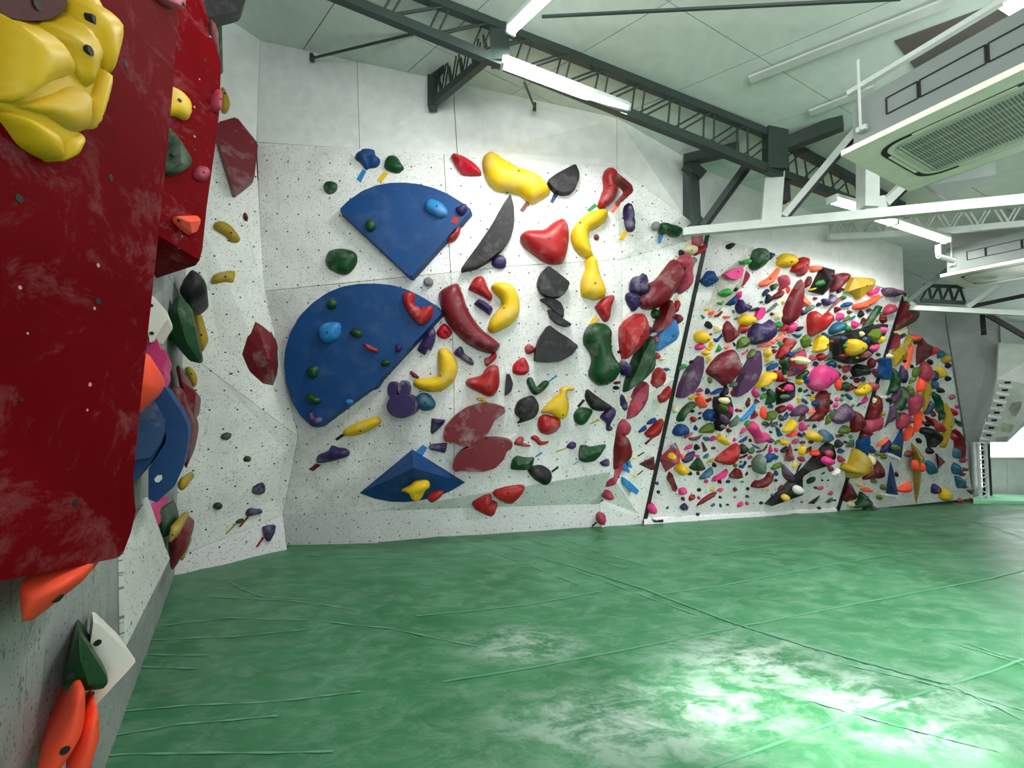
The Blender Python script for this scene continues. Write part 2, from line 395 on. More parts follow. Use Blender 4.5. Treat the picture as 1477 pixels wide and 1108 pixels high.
# left facet
wall_left = struct(poly('wall_left', [p - W0.n * .06 for p in seg(W0, [(375, 58), (368, 205), (400, 743), (240, 820), (230, -160)])], W0.n, .08, M_gap))
poly('upper_board', [i375, W0.hit(370, 205), W0.hit(230, 188), W0.hit(230, -180)], W0.n, .03, M_white, wall_left)
X43 = w1((430, 630))
for q in ([W0.hit(230, 190), W0.hit(367, 205), W0.hit(340, 278), W0.hit(380, 425), X43, W0.hit(291, 525), W0.hit(230, 480)], [W0.hit(368, 205), w1((381, 420)), X43, W0.hit(380, 425), W0.hit(340, 278)],
          [W0.hit(230, 480), W0.hit(291, 525), X43, k1, W0.hit(271, 797), W0.hit(230, 812)]):
    poly('climbing_panel', q, W0.n, .03, M_wall, wall_left, W0, .002)
poly('kick_panel', [W0.hit(225, 814), W0.hit(271, 797), k1, flr(415, 793) - V((0, 0, .05)), flr(245, 832) - V((0, 0, .05)), flr(225, 838) - V((0, 0, .05))], W0.n, .03, M_kick, wall_left, W0, .002)
# wall beside the camera
fa, fb = flr(140, 1108), flr(245, 832); dl = (fb - fa).normalized()
q = [fa - dl * 2.4, fb + dl * .35]
wall_side = struct(poly('wall_side', [q[0] - V((0, 0, .1)), q[1] - V((0, 0, .1)), q[1] + V((0, 0, 5.0)), q[0] + V((0, 0, 5.0))], LW.n, .08, M_gap))
for k, (a, b) in enumerate(((-2.4, -.9), (-.9, .52), (.52, 1.5), (1.5, 2.5))):
    for z0, z1 in ((-.05, 1.25), (1.255, 2.5), (2.505, 4.9)):
        c, d = fa + dl * a, fa + dl * b
        poly('climbing_panel', [p + LW.n * .03 + V((0, 0, z)) for p, z in ((c, z0), (d, z0), (d, z1), (c, z1))], LW.n, .025, M_left, wall_side, LW, .002)
# dense overhanging wall on the right, and its continuation beyond the second strip
wall_right = struct(poly('wall_right', [p - MP.n * .04 for p in seg(MP, [(1020, 338), (1303, 425), (1207, 742), (928, 760)])], MP.n, .1, M_gap))
def mid_(a, b, t=.5): return (a[0] + (b[0] - a[0]) * t, a[1] + (b[1] - a[1]) * t)
TA, TB, BA, BB = (1020, 338), (1303, 425), (928, 756), (1207, 739)
ty = [0, .33, .66, 1]
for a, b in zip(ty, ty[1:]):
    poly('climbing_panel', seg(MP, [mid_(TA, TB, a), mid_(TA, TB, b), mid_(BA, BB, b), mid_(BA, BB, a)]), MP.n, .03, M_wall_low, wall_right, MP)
iA, iB = CE.hit(1003, 240), CE.hit(1302, 357)
tA, tB = MP.hit(1003, 333), MP.hit(1304, 424)
for a, b in zip(ty, ty[1:]):
    poly('upper_board', [iA.lerp(iB, a), iA.lerp(iB, b), tA.lerp(tB, b), tA.lerp(tB, a)], MP.n, .03, M_white, wall_right, gap=.002)
q = [MP.hit(929, 749, .02), MP.hit(1207, 734, .02), flr(1207, 737) + MP.n * .02 - V((0, 0, .05)), flr(928, 756) + MP.n * .02 - V((0, 0, .05))]
poly('kick_panel', q, MP.n, .05, M_kick, wall_right, MP)
wall_far = struct(poly('wall_far', [p - MP.n * .04 for p in seg(MP, [(1303, 425), (1362, 470), (1405, 722), (1207, 742)])], MP.n, .1, M_gap))
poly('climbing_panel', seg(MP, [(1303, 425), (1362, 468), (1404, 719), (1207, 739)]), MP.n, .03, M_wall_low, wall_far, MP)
poly('upper_board', [MP.hit(1303, 425, .02), MP.hit(1316, 443, .02), MP.hit(1362, 448, .02), MP.hit(1369, 512, .02), MP.hit(1312, 482, .02)], MP.n, .03, M_grey, wall_far)
for k, (p, q) in enumerate((((1020, 338), (929, 754)), ((1304, 423), (1207, 738)))):
    b = MB(); a_, b_ = MP.hit(*p), MP.hit(*q); b.bar(a_, b_, .05, .03, MP.n); struct(b.build('trim_%d' % (k + 1), M_black, origin=a_))
# far end: plaster wall with a bright window
Yb = 6.55
def fb_(u, v): return at(u, v, Yb)
wb = [V((6.6, Yb, -.1)), V((13, Yb, -.1)), V((13, Yb, 3.3)), V((6.6, Yb, 3.3))]
wall_end = struct(poly('wall_end', wb, V((0, -1, 0)), .1, plain('pale_concrete', (188, 192, 190), .8)))
for a, b in ((1415, 1449), (1449.6, 1490), (1490.6, 1560)):
    poly('wall_sheet', [p + V((0, -.03, 0)) for p in (fb_(a, 661), fb_(b, 661), fb_(b, 722), fb_(a, 722))], V((0, -1, 0)), .02, M_white, wall_end)
win = struct(empty('window_1', fb_(1420, 660)))
poly('pane', [p + V((0, -.02, 0)) for p in (fb_(1424, 560), fb_(1472, 560), fb_(1472, 660), fb_(1424, 660))], V((0, -1, 0)), .02, M_sky, win)
poly('pane', [p + V((0, -.02, 0)) for p in (fb_(1475, 560), fb_(1540, 560), fb_(1540, 660), fb_(1475, 660))], V((0, -1, 0)), .02, M_sky, win)
b = MB()
for p, q in (((1420, 661), (1540, 661)), ((1473.5, 560), (1473.5, 661)), ((1421, 560), (1421, 661))): b.bar(fb_(*p) + V((0, -.04, 0)), fb_(*q) + V((0, -.04, 0)), .03, .04)
b.build('window_frame', M_wsteel, win)
door = struct(empty('door_1', fb_(1405, 718)))
poly('pane', [p + V((0, -.12, 0)) for p in (fb_(1399, 641), fb_(1408, 641), fb_(1410, 700), fb_(1401, 700))], V((0, -1, 0)), .02, M_sky, door)
poly('jamb', [p + V((0, -.1, 0)) for p in (fb_(1393, 636), fb_(1412, 637), fb_(1415, 720), fb_(1396, 720))], V((0, -1, 0)), .03, M_white, door)

# big leaning panels at the far right
d_ = empty('leaning_plaster_panel', at(1394, 637, 6.0)); tag(d_, 'large dark grey leaning panel beside the far end of the climbing wall', 'panel')
pp = [at(1363, 449, 5.42), at(1442, 456, 5.2), at(1444, 500, 5.25), at(1438, 546, 5.45), at(1412, 638, 5.95), at(1394, 638, 5.98)]
poly('board', pp, V((-.5, -.8, -.3)).normalized(), .06, M_grey, d_)
d_ = empty('leaning_white_board', at(1412, 637, 5.9)); tag(d_, 'white leaning board with notched left edge and small pictures, at right frame edge', 'board')
nw = V((-.55, -.75, -.35)).normalized()
poly('board', [at(1441, 495, 5.1), at(1515, 501, 4.9), at(1515, 560, 5.0), at(1492, 600, 5.4), at(1453, 638, 5.75), at(1418, 638, 5.8), at(1438, 546, 5.35)], nw, .05, M_white, d_)
M_fin = plain('notch_fin', (214, 214, 210), .6)
for i in range(8):
    t = i / 7; u = 1440 - 27 * t; v = 556 + 76 * t; Y = 5.28 + .45 * t
    b = MB(); a_ = at(u, v, Y); c = at(u + 19, v + 2.5, Y - .08); b.bar(a_, c, .04, .035); fin = b.build('notch_fin', M_fin, d_)
    if i % 1 == 0:
        b = MB(); a2 = at(u + 10, v - 4, Y - .09); b.bar(a2, a2 + V((.05, -.01, 0)), .02, .03); b.build('bracket', M_hole, fin)
for nm, pts, rgb in (('print', [(1455, 590), (1460, 581), (1474, 579), (1472, 590), (1465, 601), (1460, 600)], (196, 184, 176)), ('print', [(1443, 618), (1448, 610), (1463, 613), (1458, 624), (1446, 623)], (206, 208, 190)), ('print', [(1437, 631), (1456, 629), (1451, 638), (1436, 638)], (222, 192, 198))):
    poly(nm, [at(u, v, 5.02 + (v - 579) * .0082) for u, v in pts], nw, .01, plain(nm + str(rgb[0]), rgb, .6, grain=.2), d_)
lt = empty('lattice_post', at(1413, 719, 6.1)); tag(lt, 'white steel lattice post with zigzag bars beside the bright window', 'post')
p0, p1, p2, p3 = at(1410, 640, 6.1), at(1421, 640, 6.15), at(1414, 719, 6.1), at(1425, 719, 6.15)
for a, c in ((p0, p2), (p1, p3)):
    b = MB(); b.bar(a, c, .03, .03); b.build('rail', M_white, lt)
for i in range(6):
    b = MB(); b.rod(p0.lerp(p2, i / 6), p1.lerp(p3, (i + .5) / 6), .009); b.build('web_bar', M_white, lt)
    b = MB(); b.rod(p1.lerp(p3, (i + .5) / 6), p0.lerp(p2, (i + 1) / 6), .009); b.build('web_bar', M_white, lt)
b = MB(); b.bar(at(1421, 640, 6.3), at(1425, 718, 6.3), .09, .05, V((0, 1, 0))); tag(b.build('black_post', M_black, origin=at(1425, 718, 6.3)), 'slim black post right behind the white lattice post', 'post')
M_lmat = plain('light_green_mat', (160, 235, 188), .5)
q = [flr(1404, 722), flr(1440, 717), flr(1560, 722), flr(1560, 730), flr(1404, 727)]
b = MB(); b.slab([p + V((0, 0, .055)) for p in q][::-1], V((0, 0, 1)), .12); tag(b.build('light_green_mat', M_lmat, origin=flr(1440, 722)), 'pale green mat lit by the window at the far end', 'mat')

# ------------------------------------------------------------------ roof steel
def truss(name, label, lo, up, n, mat, hw=.06, parent=None, post=False):
    root = empty(name, lo[0]); tag(root, label, 'roof truss')
    for pts, w_, h_ in ((lo, hw, hw * 1.3), (up, hw, hw * 1.2)):
        for a, c in zip(pts, pts[1:]):
            b = MB(); b.bar(a, c, w_, h_); b.build('chord', mat, root)
    def pt(pts, t):
        L = [0]
        for a, c in zip(pts, pts[1:]): L.append(L[-1] + (c - a).length)
        d = t * L[-1]
        for i in range(len(pts) - 1):
            if d <= L[i + 1] + 1e-6: return pts[i].lerp(pts[i + 1], (d - L[i]) / (L[i + 1] - L[i]))
        return pts[-1]
    for i in range(n):
        for t0, t1 in ((i / n, (i + .5) / n), ((i + 1) / n, (i + .5) / n)):
            for s in (-.5, .5):
                off = (pt(lo, 1) - pt(lo, 0)).normalized().cross(V((0, 0, 1))) * s * hw * .6
                sh = (.012 / 1) * s
                b = MB(); b.rod(pt(lo, min(1, max(0, t0 + sh))) + off, pt(up, min(1, max(0, t1 + sh))) + off, .009, 6); b.build('web_bar', mat, root)
    return root
lo = [at(250, -98, 2.75), at(480, -8, 3.0), at(722, 91, 3.3), at(1103, 243, 3.75), at(1302, 318, 4.35)]
up = [at(330, -120, 2.8), at(560, -24, 3.05), at(735, 45, 3.3), at(1097, 189, 3.75), at(1302, 296, 4.4)]
T1 = truss('roof_truss', 'long dark green lattice truss running the length of the ceiling', lo, up, 19, M_steel, .06)
b = MB(); b.bar(at(716, -30, 3.3), at(722, 92, 3.3), .17, .1, V((0, 1, 0))); b.build('post', M_steel, T1)
b = MB(); b.bar(at(1118, 186, 3.78), at(1118, 246, 3.78), .2, .1, V((0, 1, 0))); b.build('post', M_steel, T1)
lo = [at(624, 150, 4.0), at(702, 84, 3.4)]; up = [at(624, 112, 4.0), at(706, 22, 3.4)]
T2 = truss('roof_truss', 'short dark cross truss running from the white wall to the long truss', lo, up, 5, M_steel, .06)
b = MB(); b.bar(lo[0] - V((0, 0, .05)), up[0], .09, .09, V((0, 1, 0))); b.build('end_plate', M_steel, T2)
# white tie beam with its posts and braces
e0, e1 = at(986, 335, 4.2), at(1530, 284, 2.95)
def tie(u): # point on tie beam seen at column u
    best = min((abs(738.5 + F * (e0.lerp(e1, t / 400)).x / (e0.lerp(e1, t / 400)).y - u), t / 400) for t in range(401)); return e0.lerp(e1, best[1])
tb = empty('tie_beam', e0); tag(tb, 'white painted tie beam with posts and slanting braces under the roof', 'beam')
b = MB(); b.bar(e0, e1, .07, .085); b.build('beam', M_wsteel, tb)
c1 = tie(1118); pt_ = at(1118, 236, c1.y)
b = MB(); b.bar(c1, pt_, .17, .05, V((.3, 1, 0))); b.build('gusset_post', M_wsteel, tb)
b = MB(); b.bar(at(1131, 292, c1.y + .04), at(1127, 205, c1.y + .04), .08, .08, V((0, 1, 0))); b.build('web', M_black, tb)
b = MB(); b.bar(at(1130, 312, c1.y - .02), at(1232, 190, c1.y - .25), .05, .06); b.build('brace', M_wsteel, tb)
b = MB(); b.bar(at(1134, 314, c1.y), at(1237, 191, c1.y - .23), .03, .06); b.build('brace', M_black, tb)
b = MB(); b.bar(at(1012, 326, 4.1), at(1074, 240, 3.95), .03, .06); b.build('brace', M_steel, tb)
b = MB(); b.bar(at(1017, 327, 4.12), at(1081, 240, 3.97), .035, .06); b.build('brace', M_black, tb)
b = MB(); b.bar(at(986, 232, 4.2), at(1065, 214, 4.0), .1, .1); b.build('cap', M_steel, tb)
b = MB(); b.bar(at(1128, 211, 3.8), at(1216, 176, 3.5), .1, .13); b.build('cap', M_steel, tb)
b = MB(); b.bar(at(1000, 238, 4.22), at(1004, 330, 4.22), .09, .06, V((0, 1, 0))); b.build('bracket_post', M_steel, tb)
b = MB(); b.bar(at(990, 236, 4.21), at(1012, 256, 4.2), .12, .1); b.bar(at(992, 333, 4.19), at(1012, 318, 4.18), .09, .08); b.build('bracket_post', M_steel, tb)
c2 = tie(1262); b = MB(); b.bar(c2 + V((0, 0, .06)), at(1252, 175, c2.y), .13, .1, V((0, 1, 0))); b.build('gusset_post', M_wsteel, tb)
b = MB(); b.bar(at(1246, 300, c2.y), at(1276, 296, c2.y), .04, .17); b.build('gusset', M_wsteel, tb)
b = MB(); b.bar(at(1275, 294, c2.y + .03), at(1330, 240, c2.y + .1), .06, .07); b.build('brace', M_wsteel, tb)
b = MB(); b.bar(at(1279, 296, c2.y + .05), at(1336, 240, c2.y + .12), .03, .07); b.build('brace', M_black, tb)
lo = [at(1195, 342, 4.75), at(1290, 338, 4.7), at(1350, 334, 4.4), at(1500, 321, 3.9)]; up = [at(1195, 318, 4.75), at(1290, 316, 4.7), at(1352, 302, 4.4), at(1500, 282, 3.9)]
T3 = truss('roof_truss', 'white lattice truss behind the lit tube and the big air conditioner', lo, up, 9, M_wsteel, .05)
T4 = truss('roof_truss', 'small dark lattice truss far back under the second air conditioner', [at(1328, 433, 5.3), at(1392, 437, 5.1)], [at(1332, 412, 5.3), at(1392, 414, 5.1)], 4, M_steel, .035)
f0, f1 = at(1312, 444, 5.0), at(1510, 454, 4.4)
tb2 = empty('tie_beam', f0); tag(tb2, 'lower white beam under the second air conditioner, with dark braces', 'beam')
b = MB(); b.bar(f0, f1, .06, .06); b.build('beam', M_wsteel, tb2)
for p, q, mm in (((1396, 443), (1440, 412), M_wsteel), ((1308, 436), (1372, 384), M_steel), ((1402, 442), (1490, 424), M_black), ((1424, 454), (1490, 492), M_black), ((1417, 456), (1419, 481), M_black)):
    b = MB(); b.bar(at(*p, 4.9), at(*q, 4.7), .045, .05); b.build('brace', mm, tb2)
# bracing rods fixed to the white wall
for p, q, lab in (((450, 84), (616, 44), 'thin steel tie rod from the bracket on the upper wall left'), ((771, 155), (756, 118), 'short steel tie rod below the first long lit tube')):
    r_ = empty('tie_rod', at(*p, 3.95)); tag(r_, lab, 'tie rod')
    b = MB(); b.rod(at(*p, 3.95), at(*q, 3.5), .012); b.build('rod', M_steel, r_)
    b = MB(); b.bar(at(p[0], p[1] - 6, 3.97), at(p[0], p[1] + 4, 3.97), .035, .035, V((0, 1, 0))); b.build('bracket', M_steel, r_)
# slotted rails under the ceiling
for p, q, Y0, Y1, lab in (((1300, -2), (782, 24), 2.35, 3.0, 'thin dark conduit on the ceiling near the first tube'), ):
    b = MB(); b.rod(at(*p, Y0), at(*q, Y1), .012); tag(b.build('ceiling_conduit', M_steel, origin=at(*p, Y0)), lab, 'conduit')
for (p, q, lab) in (((1081, 115), (1380, -2), 'long pale steel strip fixed along the ceiling boards'), ((1168, 163), (1262, 127), 'short pale steel strip on the ceiling beside the big air conditioner')):
    a_, c = CE.hit(*p, .03), CE.hit(*q, .03)
    b = MB(); b.bar(a_, c, .07, .02, CE.n); tag(b.build('ceiling_strip', M_wsteel, origin=a_), lab, 'steel strip')

# ------------------------------------------------------------------ lit tubes
def tube(p, q, label, w_=.085, power=26):
    root = empty('tube_lamp', p); tag(root, label, 'lamp', 'lit ceiling tubes')
    d = (q - p); L = d.length; d.normalize(); sd = d.cross(V((0, 0, 1))).normalized(); u2 = sd.cross(d)
    b = MB(); b.box((p + q) / 2 + u2 * .03, d * (L / 2), sd * (w_ * .55), u2 * .018); b.build('housing', M_wsteel, root)
    b = MB()
    n = 8; vs = []
    for c in (p, q):
        vs += [c + sd * (w_ / 2 * math.cos(t)) + u2 * (.012 - .045 * math.sin(t)) for t in [math.pi * i / n for i in range(n + 1)]]
    b.add(vs, [(i, i + 1, n + 2 + i, n + 1 + i) for i in range(n)] + [tuple(range(n + 1)), tuple(range(n + 1, 2 * n + 2))])
    b.build('diffuser', M_tube, root)
    for c in (p - d * .012, q + d * .012):
        b = MB(); b.box(c + u2 * .005, d * .012, sd * (w_ * .52), u2 * .035); b.build('end_cap', M_wsteel, root)
    l = bpy.data.lights.new('tube_light', 'AREA'); l.shape = 'RECTANGLE'; l.size = L; l.size_y = .1; l.energy = power; l.color = (1, 1, .97)
    lo_ = bpy.data.objects.new('tube_light', l); COL.objects.link(lo_); lo_.parent = root
    mm = Matrix((d, sd, -(d.cross(sd)) * -1)).transposed() if False else None
    z = -u2 * -1  # lamp looks along -Z, so its Z axis points up
    x = d; y = z.cross(x)
    lo_.matrix_local = Matrix.Translation((q - p) / 2 - u2 * .06) @ Matrix((x, y, z)).transposed().to_4x4()
tube(at(727, 93, 3.22), at(903, 159, 3.5), 'long lit tube hung along the first long dark truss', power=28)
tube(at(738, 43, 3.1), at(826, -42, 2.45), 'lit tube slanting up out of the picture at top centre', power=38)
tube(at(1201, 289, 3.75), at(1239, 300, 3.9), 'short lit tube left of the white gusset plate', power=14)
tube(at(1264, 314, 4.0), at(1287, 321, 4.08), 'shortest lit tube just right of the white gusset plate', power=8)
tube(at(1290, 322, 4.1), at(1364, 347, 4.4), 'lit tube above the second air conditioner, end of the row', power=24)
tube(at(1448, -2, 2.2), at(1510, 40, 2.4), 'lit tube cut off by the top right corner', power=38)

# ------------------------------------------------------------------ ceiling air conditioners
def aircon(a, bq, label, detail=True):
    e1_ = bq - a; e1_.z = 0; S = e1_.length; e1_.normalize(); e2_ = V((e1_.y, -e1_.x, 0)); up_ = V((0, 0, 1))
    root = empty('air_conditioner', a); tag(root, label, 'air conditioner')
    def P_(x, y, z=0): return a + e1_ * (x * S) + e2_ * (y * S) + up_ * z
    def ring(name, x0, x1, y0, y1, r, wd, z, mat, part=root):
        b = MB(); outs = []
        for R in (0, wd):
            pts = []
            for cx_, cy_, t0 in ((x1 - r, y1 - r, 0), (x0 + r, y1 - r, 1), (x0 + r, y0 + r, 2), (x1 - r, y0 + r, 3)):
                for k in range(7):
                    t = (t0 + k / 6) * math.pi / 2; pts.append((cx_ + (r - R) * math.cos(t), cy_ + (r - R) * math.sin(t)))
            outs.append(pts)
        n = len(outs[0]); b.add([P_(x, y, z) for x, y in outs[0] + outs[1]], [(i, (i + 1) % n, n + (i + 1) % n, n + i) for i in range(n)])
        return b.build(name, mat, part)
    b = MB(); b.slab([P_(0, 0), P_(1, 0), P_(1, 1), P_(0, 1)], -up_, .035); b.build('panel', M_ac, root)
    b = MB(); b.slab([P_(.05, .05, .035), P_(.95, .05, .035), P_(.95, .95, .035), P_(.05, .95, .035)], -up_, .3); body = b.build('body', M_acbody, root)
    b = MB(); b.slab([P_(.045, .045, .03), P_(.955, .045, .03), P_(.955, .955, .03), P_(.045, .955, .03)], -up_, .02); b.build('gasket', M_black, root)
    ring('outlet_slot', .12, .88, .12, .88, .13, .03, -.002, M_black)
    ring('outlet_rim', .175, .825, .175, .825, .11, .012, -.003, M_wsteel)
    for (x0, y0, x1, y1) in ((.3, .13, .7, .147), (.3, .853, .7, .87), (.13, .3, .147, .7), (.853, .3, .87, .7)):
        b = MB(); b.slab([P_(x0, y0, -.004), P_(x1, y0, -.004), P_(x1, y1, -.004), P_(x0, y1, -.004)], -up_, .004); b.build('louvre', M_ac, root)
    if detail:
        b = MB(); n = 40
        for r_ in range(5):
            for k in range(n):
                x0 = .225 + r_ * .112; y0 = .22 + k * .56 / n
                b.slab([P_(x0, y0, -.004), P_(x0 + .1, y0, -.004), P_(x0 + .1, y0 + .0062, -.004), P_(x0, y0 + .0062, -.004)], -up_, .003)
        g = b.build('grille_slots', M_grill, root); g['kind'] = 'stuff'
        ring('grille_rim', .205, .795, .2, .8, .03, .006, -.003, M_acbody)
    for (x0, x1) in ((.22, .36), (.37, .62), (.63, .8)):
        for (p, q) in (((x0, .1), (x1, .1)), ((x0, .2), (x1, .2)), ((x0, .1), (x0, .2)), ((x1, .1), (x1, .2))):
            b = MB(); b.bar(P_(.047, p[0], .05 + p[1] * 1.0), P_(.047, q[0], .05 + q[1] * 1.0), .0045, .007); b.build('seam_line', M_hole, body)
    for x, y in ((.02, .1), (.02, .9), (.98, .1), (.98, .9)):
        t_ = P_(x, y, .12); b = MB(); b.rod(t_, t_ + V((0, 0, min(.46, cez(t_.x, t_.y) - t_.z))), .008, 6); b.bar(P_(x, y, .13), P_(.06 if x < .5 else .94, y, .13), .05, .03); b.build('hanger_rod', M_wsteel, root)
    return root
def on_z(u, v, z): return flr(u, v, z)
aircon(on_z(1213, 225, 3.2), on_z(1311, 276, 3.2), 'big cream four-way ceiling air conditioner close to the camera')
aircon(on_z(1356, 400, 3.08), on_z(1392, 416, 3.08), 'smaller cream ceiling air conditioner further back at right', False)
a_, c = at(1223, 136, 2.5), at(1446, 2, 1.95)
b = MB(); b.bar(a_, c, .04, .03); tag(b.build('slotted_rail', M_wsteel, origin=a_), 'slotted steel rail above the big air conditioner', 'rail')
q = [at(1338, 268, 3.6), at(1436, 232, 3.3), at(1437, 252, 3.3), at(1366, 288, 3.55)]
b = MB(); b.slab(q, V((-.2, -.7, -.6)).normalized(), .15); tag(b.build('sheet_metal_duct', M_acbody, origin=q[0]), 'grey sheet metal duct under the big air conditioner', 'duct')
b = MB(); b.rod(at(1447, 70, 2.3), at(1500, 52, 2.2), .04, 12); tag(b.build('insulated_pipe', M_wsteel, origin=at(1447, 70, 2.3)), 'white lagged pipe above the air conditioner at right edge', 'pipe')
b = MB(); b.rod(at(1353, 354, 4.3), at(1354, 370, 4.3), .025, 10); b.rod(at(1354, 370, 4.3), at(1376, 377, 4.3), .025, 10); tag(b.build('drain_pipe', M_white, origin=at(1353, 354, 4.3)), 'white elbow drain pipe beside the second air conditioner', 'pipe')
q = [CE.hit(1290, 60, .012), CE.hit(1440, 5, .012), CE.hit(1477, 30, .012), CE.hit(1477, 60, .012), CE.hit(1320, 100, .012)]
b = MB(); b.slab(q, CE.n, .008); b.build('opening', plain('dark_ceiling_opening', (92, 86, 82), .9), ceiling)
